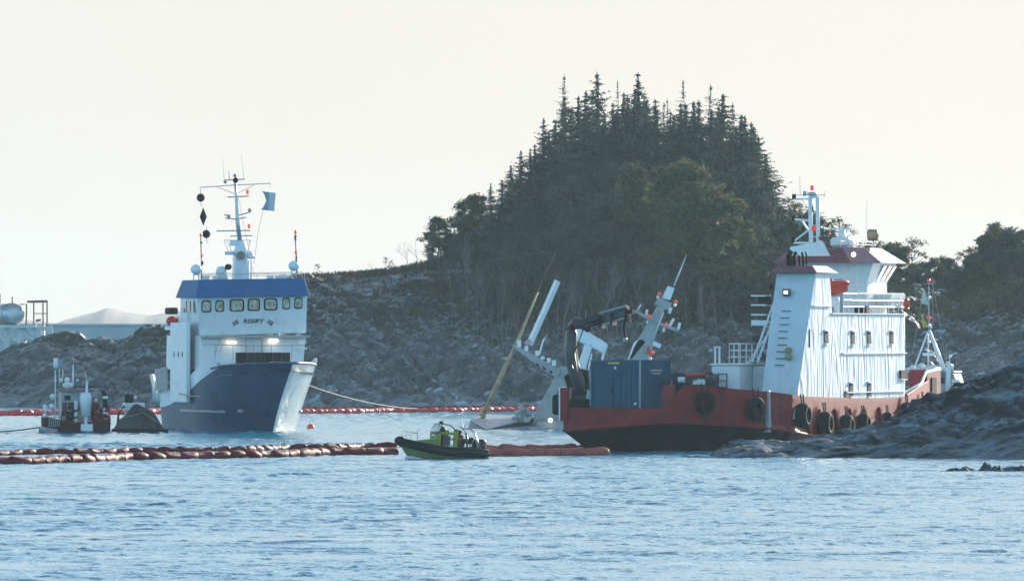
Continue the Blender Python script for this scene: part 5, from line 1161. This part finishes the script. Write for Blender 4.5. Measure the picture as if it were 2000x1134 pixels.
# ================================================================== yellow-green rigid inflatable
def rib():
    Y = 424.; P = at(857, 897, Y); th = 180+24
    t = thing('rigid_inflatable_boat', (P.x, Y, -.10), th, 'lime green rigid inflatable with black tube and open wheel shelter under way', 'boat')
    t.rotation_euler[1] = -.055; L, B = 4.35, 1.0                                   # local x forward
    def cx(s): return -L/2+L*s
    def hw(s): return B*(1-max(0, (s-.45)/.55)**2.4)
    rows = []
    for s in np.linspace(0, 1, 16):
        w = hw(s)*.86; ri = .34*max(0, (s-.5)/.5)**1.6; rows.append([(cx(s), -w, .46+ri), (cx(s)-.1*s, -w*.9, .15+ri), (cx(s)-.35*s, 0, -.35+ri*1.6), (cx(s)-.1*s, w*.9, .15+ri), (cx(s), w, .52+ri)])
    mb = MB().loft(rows); mb.add(rows[0], [(0, 1, 2, 3, 4)]); mb.build('hull', 'lime_dk', t, smooth=True)
    pts = [(cx(s), -hw(s), .56+.36*max(0, (s-.45)/.55)**1.6) for s in np.linspace(-.03, .985, 18)]; pts = [(x, y, z-.06) for x, y, z in pts]; pts += [(cx(1.02), -.12, .94), (cx(1.02), .12, .94)]+[(x, -y, z) for x, y, z in pts[::-1]]
    MB().tube(pts, .235, 12).build('tube', 'black', t, smooth=True)
    MB().tube([(x, y*1.23, z) for x, y, z in pts[:18]], .05, 6).tube([(x, y*1.23, z) for x, y, z in pts[20:]], .05, 6).build('rubbing_strip', 'black_gloss', t, smooth=True)
    MB().prism([(cx(.05), -.8, .5), (cx(.95), -.3, .78), (cx(.95), .3, .78), (cx(.05), .8, .5)], [(cx(.05), -.8, .56), (cx(.95), -.3, .84), (cx(.95), .3, .84), (cx(.05), .8, .56)]).build('deck', 'lime_dk', t)
    MB().prism([(.3, -.6, .55), (1.7, -.35, .7), (1.7, .35, .7), (.3, .6, .55)], [(.3, -.5, 1.12), (1.35, -.25, .98), (1.35, .25, .98), (.3, .5, 1.12)]).build('foredeck_locker', 'lime_dk', t, bevel=.05)
    cb = MB()                                         # wheel shelter: posts and panels with openings
    for y in (-.62, .56): cb.box(.22, .30, y, y+.06, .55, 1.5).box(-.75, -.5, y, y+.06, .55, 1.62).box(-.5, .25, y, y+.06, .55, .78).box(-.5, .25, y, y+.06, 1.36, 1.5)
    cb.box(.24, .32, -.56, .56, .55, 1.3); cb.build('wheel_shelter', 'lime', t, bevel=.02)
    MB().box(-.35, .1, -.63, -.60, .82, 1.3).build('side_opening', 'black_gloss', t); MB().box(-.32, .1, .60, .63, .82, 1.3).build('side_opening', 'black_gloss', t)
    MB().prism([(.26, -.58, 1.5), (.32, -.58, 1.5), (.32, .58, 1.5), (.26, .58, 1.5)], [(.10, -.5, 1.88), (.14, -.5, 1.88), (.14, .5, 1.88), (.10, .5, 1.88)]).build('windscreen', 'glass_pale', t)
    mb = MB()
    for y in (-.6, .6): mb.tube([(.28, y, 1.5), (.12, y*.87, 1.9), (-.3, y*.87, 1.86), (-.62, y, 1.6)], .03, 5)
    mb.tube([(.12, -.52, 1.9), (.12, .52, 1.9)], .03, 5).build('screen_frame', 'black_gloss', t)
    MB().box(-.1, .15, -.35, .35, 1.0, 1.42).build('console', 'black_gloss', t, bevel=.04)
    for i, (x, y) in enumerate(((1.45, -.42), (1.75, -.3), (1.45, .42), (1.75, .3), (2.1, 0), (1.0, -.55))): MB().tube([(x, y, .82), (x+.03, y, 1.32+.1*(i % 3))], .014, 4).build('stanchion', 'steel', t)
    MB().tube([(1.0, -.55, 1.34), (1.45, -.42, 1.36), (1.75, -.3, 1.4)], .012, 4).tube([(1.45, .42, 1.34), (1.75, .3, 1.4), (2.1, 0, 1.45)], .012, 4).build('bow_rail', 'steel', t)
    ar = MB()                                         # stern frame and engines
    for y in (-.7, .7): ar.tube([(-1.9, y, .6), (-1.72, y*.85, 1.5), (-1.45, y*.7, 1.75)], .05, 6).tube([(-2.1, y*.9, .6), (-1.72, y*.85, 1.5)], .03, 5)
    ar.tube([(-1.5, -.55, 1.74), (-1.5, .55, 1.74)], .05, 6); ar.build('stern_frame', 'steel', t, smooth=True)
    for y in (-.34, .34):
        e = MB().box(-2.45, -2.0, y-.2, y+.2, .7, 1.22).build('outboard_engine', 'black_gloss', t, bevel=.1); MB().box(-2.38, -2.2, y-.07, y+.07, -.3, .7).build('engine_leg', 'black', e)
    rr = random.Random(5); mb = MB()
    for i in range(12): p = Vector((rr.uniform(-1.8, -.9), rr.uniform(-.5, .5), rr.uniform(.6, 1.2))); mb.box(p.x-.12, p.x+.12, p.y-.1, p.y+.1, p.z-.12, p.z+.12)
    mb.build_each('stern_crate', 'suit_dk', t, bevel=.03)
    MB().sph((-1.3, -.35, 1.8), .08, 8).sph((-1.2, .4, 1.86), .07, 8).tube([(-1.45, .2, 1.75), (-1.5, .2, 2.1)], .02, 4).tube([(-1.45, -.3, 1.75), (-1.35, -.35, 2.05)], .025, 4).build('frame_lamp', 'white_clean', t)
    c, s = math.cos(math.radians(th)), math.sin(math.radians(th))
    def wp(x, y, z): return (P.x+x*c-y*s, Y+x*s+y*c, z-.10+.055*x)
    person(wp(-.2, 0, .42), th-90, 'stand', 'helmsman in dark clothes and black helmet in the wheel shelter of the green boat', 'suit_dk', 'suit_dk', 'black', .93)
    person(wp(-.95, .28, .20), th-90, 'stand', 'crew member in dark red suit standing nearest the wheel shelter, astern of the helmsman', 'suit', 'suit', 'black', .84)
    person(wp(-1.35, -.25, .16), th-80, 'stand', 'crew member in dark red suit at the stern frame of the green boat', 'suit', 'suit', 'suit_dk', .84)
    # wash thrown up by the hull
    rr = np.random.default_rng(4); mb = MB()
    for sd in (-1, 1):
        for i in range(60):
            s = rr.random()**1.5; x = 1.7-3.9*s; y = sd*(.75+.25*s*2+.35*rr.random()); r = .05+.09*rr.random(); p = (P.x+x*c-y*s_(th)-0, 0, 0) if False else wp(x, y, .02+.10*(1-s)*rr.random()); mb.sph(p, r, 6, sc=(1.8, 1.8, .6))
    o = mb.build('wake_foam', M['foam'], smooth=True); tag(o, 'white foam thrown up along the hull of the green boat', 'foam', kind='stuff')
def s_(x): return 0
M['foam'] = mat('sea_foam', (.75, .8, .82), .7, var=.08)
rib()

# ================================================================== oil booms
def boom(pts, seg, r, lb, mt, far=False, cat='oil boom'):
    """a floating barrier: fat float chambers pinched between end straps, one part each"""
    P0 = Vector(pts[0]); t = thing('oil_boom', P0, 0, lb, cat, 'floating oil booms')
    cum = [0]
    for a, b in zip(pts, pts[1:]): cum.append(cum[-1]+(Vector(b)-Vector(a)).length)
    def pos(s): return Vector([float(np.interp(s, cum, [p[k] for p in pts])) for k in range(3)])-P0
    n = int(cum[-1]/seg); rr = random.Random(n)
    for i in range(n):
        a, b = pos(i*cum[-1]/n), pos((i+1)*cum[-1]/n); d = b-a; k = rr.uniform(.9, 1.1); L = d.length; w = Vector((-d.y, d.x, 0)).normalized()*rr.uniform(-.14, .14)
        pr = [(0, .78), (.03, .88), (.10, .97), (.3, 1), (.6, 1.), (.85, .96), (.96, .88), (1., .78)]
        m = MB().tube([a+d*x+w*math.sin(PI*x)+Vector((0, 0, r*(.30+.28*f)-(.05 if f < .6 else 0)+.05*math.sin(x*5+i))) for x, f in pr], [r*f*k*(.97+.06*rr.random()) for x, f in pr], 9)
        m.build('float_chamber', mt, t, smooth=True)
        if not far:
            MB().box(-.05, .05, -.07, .07, -.35, r*.75).build('connector', 'boom_dk', t).location = a
    sk = MB().loft([[pos(s)+Vector((0, .03, z)) for z in (-.5, .12)] for s in np.linspace(0, cum[-1], 2*n)]); sk.loft([[pos(s)+Vector((0, -.03, z)) for z in (.12, -.5)] for s in np.linspace(0, cum[-1], 2*n)]); sk.build('skirt', 'boom_dk', t)
    return t
def line(L): return [tuple(at(px, py, depth(py)).xy)+(0,) for px, py in L]
boom(line([(-60, 908), (60, 906), (160, 903), (260, 899), (380, 896.5), (480, 894.5), (560, 892.5), (650, 889.5), (720, 888.5), (775, 887.5)]), 1.36, .26, 'front row of the near red oil boom, nearest the camera on the left', 'boom')
boom(line([(-60, 891), (60, 888), (160, 887), (260, 884.5), (380, 883), (480, 881.5), (560, 878.5), (650, 877.5), (720, 875), (775, 875)]), 1.25, .20, 'rear row of the near red oil boom, behind the front row', 'boom')
boom(line([(925, 882), (1000, 881.5), (1070, 881), (1170, 880)]), 1.4, .25, 'red oil boom stretch between the green boat and the red workboat, rear row', 'boom_misty')
boom(line([(935, 891), (1000, 890.5), (1080, 890), (1185, 889)]), 1.5, .27, 'red oil boom stretch between the green boat and the red workboat, front row', 'boom_misty')
boom(line([(-60, 812), (40, 811.5), (140, 810.5), (260, 809.5), (330, 808.5)]), 1.1, .30, 'far bright red oil boom along the rocky shore, left of the blue ship', 'boom_far', True)
boom(line([(590, 808), (680, 807), (780, 805.5), (880, 805), (960, 804), (1060, 803), (1120, 803)]), .95, .26, 'far bright red oil boom under the hill, right of the blue ship', 'boom_far', True)
boom(line([(590, 800), (700, 799), (820, 798.5), (900, 798.5), (1040, 797.5)]), 1.3, .18, 'thin rearmost dull red boom line close to the hill shore', 'boom_dk', True)
def buoy(px, py, r, m, lb, sc=(1, 1, 1), nm='buoy'):
    Y = depth(py); P = at(px, py, Y); t = thing(nm, (P.x, Y-.45, 0), 0, lb, 'buoy'); b = MB().sph((0, 0, r*.45), r, 14, sc=sc).build('body', m, t, smooth=True)
    MB().torus((0, 0, r*.45+r*sc[2]), r*.18, r*.07, (0, 1, 0), 10, 6).build('eye', m, t, smooth=True)
buoy(80, 904, .22, 'buoy', 'round orange-red buoy floating against the front boom row')
buoy(160, 901, .2, 'cloth_blue', 'flat pale blue buoy lying against the front boom row', (2, 1, .7))
buoy(390, 894, .13, 'white_clean', 'small white buoy on the front boom row', (1.2, 1, 1))
buoy(36, 906.5, .12, 'black', 'small black float leftmost against the front boom', (2.4, 1, .6))
buoy(655, 888, .15, 'tarp', 'small dark green float at the right end of the front boom', (2.0, 1, .8))
buoy(607, 838, .22, 'orange', 'small orange float by the port bow of the blue ship', (1.2, 1, 1.3))

# ================================================================== cluttered workboat on the left
def left_boat():
    F = Frame(146, 533, 8); T = thing_at('small_workboat', None, F, 'small cluttered red hulled workboat moored left of the blue ship', 'workboat')
    def q(px, py, v=0.): return Vector(F.A(px, py, v))
    u0, u1 = q(82, 840).x, q(212, 840).x; rows = []
    for s in np.linspace(0, 1, 14):
        x = u0+(u1-u0)*s; w = 1.5*math.sin(PI*min(.5, .12+s*.9))**.8; z = .95-.35*math.sin(PI*s)+.15*(1-s); rows.append([(x, -w, z), (x+.1*(1-s), -w*.85, -.3), (x, w*.85, -.3), (x, w, z)])
    mb = MB().loft(rows); mb.add(rows[0], [(0, 1, 2, 3)]).add(rows[-1], [(3, 2, 1, 0)]); mb.build('hull', 'red_dark', T)
    MB().add([r[0][:2]+(.5,) for r in rows]+[r[3][:2]+(.5,) for r in rows[::-1]], [tuple(range(28))]).build('deck', 'suit', T)
    MB().tube([(r[0][0], r[0][1]-.03, r[0][2]) for r in rows], .07, 6).build('gunwale', 'red_hull', T)
    MB().tube([q(80, 838, -.9), q(92, 841, -1.5), q(112, 843, -1.55)], [.2, .22, .2], 8).build('bow_fender', 'navy_grey', T, smooth=True)
    a, b = q(120, 842, -1.3), q(178, 764, -1.3)
    wh = MB().box(a.x, b.x, -1.2, .9, .5, b.z).build('wheelhouse', 'navy_grey', T, bevel=.05)
    for x0, x1, y0, y1, m in ((126, 138, 772, 781, 'black'), (122, 131, 785, 812, 'suit'), (133, 142, 785, 800, 'glass'), (145, 151, 782, 824, 'white'), (128, 142, 803, 825, 'black'), (152, 158, 788, 828, 'wood'), (141, 144, 785, 826, 'black')):
        p, r = q(x0, y1, -1.22), q(x1, y0, -1.22); MB().box(p.x, r.x, -1.26, -1.205, p.z, r.z).build('wheelhouse_panel', m, wh)
    MB().box(a.x-.15, b.x+.2, -1.4, 1.1, b.z+.003, b.z+.12).build('roof', 'red_roof', T)
    l, r = q(108, 756, -1), q(208, 756, -1); MB().box(l.x, r.x, -.6, -.5, l.z, l.z+.06).build('roof_bar', 'black', T)
    tk = MB().tube([q(168, 836, -1.6), q(168, 810, -1.6)], .12, 8).tube([q(168, 812, -1.6), q(167, 775, -1.6), q(167, 766, -1.6)], [.3, .40, .30], 12).build('crane_pedestal', 'white', T, smooth=True)
    MB().box(q(158, 840, -1.6).x, q(181, 840, -1.6).x, -1.75, -1.4, .15, .6).build('crane_foot', 'white', tk)
    MB().tube([q(169, 766, -1.6), q(170, 745, -1.5)], .09, 6).tube([q(170, 745, -1.5), q(166, 725, -1.5)], .02, 5).build('aerial', 'white', T)
    pl = MB().tube([q(108, 830, -.8), q(108, 722, -.8)], .04, 6).build('pole', 'white', T); p = q(109, 708, -.8)
    MB().tube([p-Vector((0, 0, .35)), p+Vector((0, 0, .3))], .16, 10).build('radar_reflector', 'white_clean', pl, smooth=True); MB().box(p.x+.15, p.x+.45, -.8, -.77, p.z-.25, p.z+.2).build('blue_flag', 'cloth_blue', pl); MB().sph(p+Vector((.05, 0, .5)), .12, 8).build('top_lamp', 'orange', pl)
    rr = random.Random(12); mb = MB()
    for px, py, r in ((119, 742, .14), (131, 742, .2), (131, 752, .26), (151, 742, .1), (108, 743, .08), (103, 774, .2), (101, 793, .2), (126, 752, .16), (138, 752, .2)): mb.sph(q(px, py, -.7), r, 8)
    mb.tube([q(142, 757, -.5), q(143, 712, -.5)], [.10, .04], 6).tube([q(122, 745, -.5), q(123, 722, -.5)], .03, 5).tube([q(116, 757, -.5), q(116, 720, -.5)], .025, 5); mb.build_each('roof_instrument', 'white', T, smooth=True)
    sr = MB()
    for x in (96, 100, 104, 108, 112, 116): sr.tube([q(x, 833, -1.4), q(x, 803, -1.4)], .03, 5)
    sr.tube([q(94, 803, -1.4), q(118, 802, -1.4)], .03, 5).tube([q(94, 815, -1.4), q(118, 814, -1.4)], .02, 5); sr.build('bow_rail', 'navy_grey', T)
    for px, py in ((88, 794), (89, 800), (88, 811)): MB().sph(q(px, py, -1), .17, 8).build('white_fender', 'white_clean', T, smooth=True)
    mb = MB()
    for i in range(34): p = q(rr.uniform(180, 212), 0, rr.uniform(-1, .5)); z = rr.uniform(.6, 1.7); mb.box(p.x-.14, p.x+.14, p.y-.1, p.y+.1, z-.16, z+.16)
    mb.build('deck_gear', 'suit', T, bevel=.03)
    MB().tube([q(204, 833, -.8), q(205, 775, -.8), q(201, 762, -.8)], .13, 8).tube([q(205, 775, -.8), q(211, 800, -.8)], .05, 6).build('stern_post', 'black', T, smooth=True)
    for py in (775, 798, 805, 818): MB().box(q(201, 0, -.97).x, q(211, 0, -.97).x, -1.0, -.92, q(0, py+3, 0).z, q(0, py-2, 0).z).build('reflective_panel', 'lamp' if False else 'white_clean', T)
    mb = MB()
    for i in range(20): p = q(rr.uniform(118, 200), 0, -1.35); z = rr.uniform(.6, 1.6); mb.tube([p+Vector((0, 0, z-p.z)), p+Vector((rr.uniform(-.5, .5), 0, z-p.z+rr.uniform(-.2, .4)))], .05, 5)
    mb.build('hoses', 'black_gloss', T); MB().sph(q(190, 806, -1.2), .18, 8).build('orange_float', 'orange', T)
    X, Y = F.w(q(186, 0, -.6).x, -.9); person((X, Y, .5), 190, 'stand', 'person in dark red work suit on the stern of the cluttered workboat', 'suit', 'suit', 'white_clean', 1.0)
left_boat()
# black covered raft moored by the quarter of the blue ship, with a pale work pontoon behind
def raft():
    P = at(272, 842, 531); T = thing('tarpaulin_raft', (P.x, 531, 0), 5, 'low black tarpaulin covered mound afloat between the workboat and the blue ship', 'raft')
    rows = []; n = 26
    for s in np.linspace(0, 1, 20):
        x = -1.75+3.55*s; h = 1.85*math.sin(PI*min(1, s*1.02+.0))**.85*(.78+.22*math.sin(2.1*s+.4)); h += .08*math.sin(s*19)
        rows.append([(x+.05*math.cos(a*3), -1.0*math.cos(a)*(math.sin(PI*min(max(s, .03), .97))**.5), -.25+(max(h, .1)+.25)*math.sin(a)**.8+.05*math.sin(a*7+s*9)*math.sin(a)) for a in np.linspace(0.001, PI-.001, n)])
    MB().loft(rows).build('tarpaulin', 'tarp', T, smooth=True)
    MB().tube([(-1.8, -.7, .1), (0, -1.15, .12), (1.8, -.75, .1)], .22, 8).build('tube', 'black', T, smooth=True)
    MB().tube([(-1.2, -.8, 1.0), (.2, -.9, 1.35), (1.4, -.9, .6)], .02, 4).build('lashing', 'rope', T)
    P = at(262, 806, 536); T2 = thing('work_pontoon', (P.x, 536, 0), 8, 'pale topped small work boat behind the black tarpaulin mound', 'boat')
    MB().box(-.95, 1.2, -.7, .7, -.3, .9).build('hull', 'suit_dk', T2, bevel=.05)
    z = at(262, 792, 536).z; MB().box(-.7, .65, -.7, .7, z-.32, z+.2).build('pale_top', 'white_clean', T2, bevel=.04); MB().box(-.6, .55, -.6, .6, .9, z-.33).build('cabin', 'grey', T2)
    MB().box(-.6, -.05, -.3, .3, z+.2, z+.75).build('black_case', 'black', T2, bevel=.05); MB().sph((.05, -.35, z+.55), .12, 8).build('lamp', 'white_clean', T2)
    MB().tube([(-.7, -.75, z), (-1.1, -.9, z-.5), (-1.2, -.9, .3)], .08, 6).build('hose', 'black', T2)
raft()

# ================================================================== grey patrol boat on the right
def patrol():
    F = Frame(1818, 520, -10); T = thing_at('patrol_boat', None, F, 'grey patrol boat with tripod mast partly hidden behind the rocks on the right', 'patrol boat')
    def q(px, py, v=0.): return Vector(F.A(px, py, v))
    u0, u1 = q(1748, 780).x, q(1872, 780).x; rows = []
    for s in np.linspace(0, 1, 12):
        v = s*11; w = (u1-u0)/2*min(1, .55+1.3*s)**.6; cx = (u0+u1)/2+.2; rows.append([(cx-w, v-1.5, q(0, 764).z), (cx-w*.9, v, -.5), (cx+w*.9, v, -.5), (cx+w, v-1.5, q(0, 764).z)])
    mb = MB().loft(rows); mb.add(rows[0], [(0, 1, 2, 3)]); mb.build('hull', 'navy_grey', T, smooth=False)
    zt = q(0, 727).z; a, b = q(1770, 770), q(1868, 770); c, d = q(1777, 729), q(1856, 729); z0 = q(0, 768).z
    cab = MB().prism([(a.x, 1, z0), (b.x, 1, z0), (b.x, 6, z0), (a.x, 6, z0)], [(c.x, 1.8, zt), (d.x, 1.8, zt), (d.x, 5.5, zt), (c.x, 5.5, zt)]).build('cabin', 'navy_grey', T, bevel=.06)
    for x0, x1 in ((1780, 1793), (1797, 1810), (1814, 1825), (1830, 1846)):
        def f(px, py): t_ = (770-py)/41; return q(px, py, 1+.8*t_-.03)
        w = MB().slab([f(x0, 748), f(x1, 748), f(x1-1, 736), f(x0+1, 736)], (0, -.03, 0)).build('window', 'glass', cab)
    MB().box(c.x-.1, d.x+.1, 1.4, 5.6, zt+.003, zt+.14).build('roof', 'navy_grey', T, bevel=.04)
    MB().rail([(c.x, 1.5, zt+.14), (d.x, 1.5, zt+.14)], .35, .03, bars=2).build('roof_rail', 'white', T)
    rr = random.Random(2); mb = MB()
    for px, py, r in ((1800, 716, .25), (1793, 722, .2), (1812, 722, .2), (1835, 722, .22), (1782, 720, .18), (1825, 718, .15), (1848, 722, .2), (1775, 722, .2)): mb.sph(q(px, py, 2), r, 8)
    for i in range(14): p = q(rr.uniform(1780, 1850), rr.uniform(716, 726), 2.4); mb.box(p.x-.12, p.x+.12, 2.3, 2.7, p.z-.12, p.z+.12)
    mb.build('roof_equipment', 'white', T, smooth=False)
    ms = MB().tube([q(1815, 645, 3), q(1830, 685, 2.6), q(1842, 716, 2.2)], [.09, .13, .15], 8).tube([q(1811, 650, 3), q(1788, 712, 2.4)], .06, 6).tube([q(1813, 652, 3), q(1813, 712, 3.6)], .05, 6).build('tripod_mast', 'white', T, smooth=True)
    MB().tube([q(1814, 650, 3), q(1814, 600, 3), q(1814, 548, 3)], [.06, .045, .02], 6).build('topmast', 'grey', ms, smooth=True)
    for px, py, m in ((1814, 548, 'red_lens'), (1815, 581, 'white_clean'), (1814, 621, 'red_lens'), (1815, 636, 'white_clean'), (1814, 668, 'white_clean'), (1817, 640, 'navy_grey')): MB().sph(q(px, py, 2.9), .12, 8).build('mast_lantern', m, ms, smooth=True)
    MB().box(q(1802, 0, 3).x, q(1826, 0, 3).x, 2.9, 3, q(0, 694).z, q(0, 688).z).build('radar_scanner', 'white', ms, bevel=.03); MB().box(q(1807, 0).x, q(1821, 0).x, 2.9, 3, q(0, 664).z, q(0, 662).z).build('crosstree', 'white', ms)
    MB().tube([q(1803, 554, 3), q(1824, 554, 3)], .03, 5).tube([q(1822, 545, 3), q(1822, 636, 3)], .015, 4).build('yard', 'grey', ms)
    MB().tube([q(1803, 560, 3), q(1796, 610, 2.6), q(1781, 695, 2.2)], .014, 4).tube([q(1823, 562, 3), q(1834, 620, 2.6), q(1846, 700, 2.2)], .014, 4).tube([q(1848, 668, 2), q(1848, 712, 2)], .02, 4).build('stay', 'rope', ms)
    MB().sph(q(1856, 695, 2), .12, 8).tube([q(1855, 697, 2), q(1855, 725, 2)], .03, 5).build('searchlight', 'white', T)
    MB().tube([q(1848, 708, 1.4), q(1858, 716, 1.4), q(1852, 722, 1.4), q(1851, 764, 1.2)], [.14, .2, .16, .16], 8).build('white_davit', 'white_clean', T, smooth=True)
    for py in (745, 753, 761): MB().tube([q(1860, py, .8), q(1874, py, 1.0)], .16, 8).build('canister', 'white_clean', T, smooth=True)
    MB().tube([q(1846, 727, 1.6), q(1862, 730, 1.4), q(1868, 745, 1.4)], .05, 6).build('arch_rail', 'grey', T)
    def flag(name, L, m, lb, v=2.8):
        c = sum((q(*p, v) for p in L), Vector())/len(L); X, Y = F.w(c.x, c.y); t = thing(name, (X, Y, c.z), -10, lb, 'flag', 'flags on the grey patrol boat')
        pts = [q(*p, v)-c for p in L]; n = 6; A, B, C, D = pts; rows = []
        for i in range(n+1):
            s = i/n; l, r = A.lerp(D, s), B.lerp(C, s); rows.append([l.lerp(r, j/5)+Vector((0, .07*math.sin(j*1.3+s*3), 0)) for j in range(6)])
        mb = MB().loft(rows).loft([[p+Vector((0, .015, 0)) for p in r] for r in rows][::-1]); mb.build('cloth', m, t, smooth=True)
    flag('signal_flag', [(1803, 562), (1806, 566), (1814, 596), (1798, 592)], 'cloth_white', 'white flag drooping from the left yard of the grey patrol boat')
    flag('signal_flag', [(1797, 610), (1801, 614), (1812, 638), (1803, 640)], 'yellow', 'yellow flag hanging just below the white one on the patrol boat stay')
    flag('ensign_flag', [(1829, 592), (1833, 590), (1837, 607), (1832, 609)], 'suit', 'small red flag on the right-hand stay of the patrol boat')
patrol()

# ================================================================== quay, tank and frames in the far left background
def quay():
    Y = 900.; T = thing('concrete_quay', (at(120, 650, Y).x, Y, 0), 0, 'long pale concrete jetty on piles behind the left islet', 'jetty')
    def q(px, py, v=0.): p = at(px, py, Y+v); return Vector((p.x-T.location.x, v, p.z))
    a, b = q(-260, 0), q(420, 0)
    MB().box(a.x, b.x, 0, 8, q(0, 662).z, q(0, 636).z).build('deck_girder', 'concrete', T); MB().box(a.x, b.x, -.3, 8.2, q(0, 636).z+.004, q(0, 632).z).build('parapet', 'concrete', T)
    for i, px in enumerate((-220, -150, -70, 5, 55, 100, 145, 162, 176, 230, 290, 350)): p = q(px, 0); MB().box(p.x-.7, p.x+.7, .5, 7, -1, q(0, 662).z-.003).build('pile', 'concrete', T)
    m = MB().box(q(182, 0).x, q(420, 0).x, 3, 5, -1, q(0, 662).z-.01).build('quay_wall', 'concrete', T)
    # steel platform with the tank
    Y2 = 860.; T2 = thing('steel_platform', (at(20, 650, Y2).x, Y2, 0), 0, 'white steel platform with diagonal braces at the far left', 'platform')
    def r(px, py, v=0.): p = at(px, py, Y2+v); return Vector((p.x-T2.location.x, v, p.z))
    MB().box(r(-60, 0).x, r(70, 0).x, 0, 5, r(0, 640).z, r(0, 634).z).build('platform_deck', 'cloth_white', T2)
    for px in (-50, -14, 13, 40, 76): MB().tube([r(px, 640, 1), r(px, 700, 1)], .35, 6).build('leg', 'cloth_white', T2)
    for x0, y0, x1, y1 in ((44, 640, 78, 680), (13, 665, 40, 641), (-14, 640, 13, 668), (60, 641, 98, 641), (98, 636, 104, 672), (104, 672, 76, 672)): MB().tube([r(x0, y0, 1), r(x1, y1, 1)], .24, 6).build('brace', 'cloth_white', T2)
    MB().box(r(5, 0).x, r(48, 0).x, 1, 4, r(0, 690).z, r(0, 664).z).build('equipment_house', 'grey', T2)
    MB().box(r(66, 0).x, r(84, 0).x, 2, 4, r(0, 664).z, r(0, 634).z).build('service_module', 'concrete', T2)
    fr = MB()
    for px in (66, 84, 92): fr.tube([r(px, 638, 2), r(px, 588, 2)], .08, 5)
    fr.tube([r(53, 589, 2), r(93, 588, 2)], .13, 5).tube([r(40, 594, 2), r(52, 594, 2), r(51, 636, 2)], .08, 5).tube([r(24, 592, 2), r(24, 579, 2)], .07, 5).tube([r(0, 592, 2), r(0, 574, 2)], .07, 5)
    fr.tube([r(66, 612, 2), r(92, 612, 2)], .05, 5).tube([r(70, 626, 2), r(80, 624, 2)], .12, 5); fr.build_each('pipe', 'bark', T2)
    p = r(27, 613, 0); t = thing('storage_tank', (p.x+T2.location.x, Y2, p.z), 0, 'horizontal silver storage tank standing on the steel platform', 'tank')
    R_ = 1.12; MB().tube([(-1.8, 4, 0), (-.05, .5, 0)], R_, 20).sph((0, .5, 0), R_*.99, 20, sc=(1, .45, 1)).build('shell', 'steel', t, smooth=True)
    MB().box(-.9, .3, .8, 3.4, r(0, 634).z-p.z+.004, -.55).build('saddle', 'black', t); MB().torus((-.25, .9, 0), R_, .05, (-.45, 1, 0), 20, 6).build('band', 'bark', t)
quay()
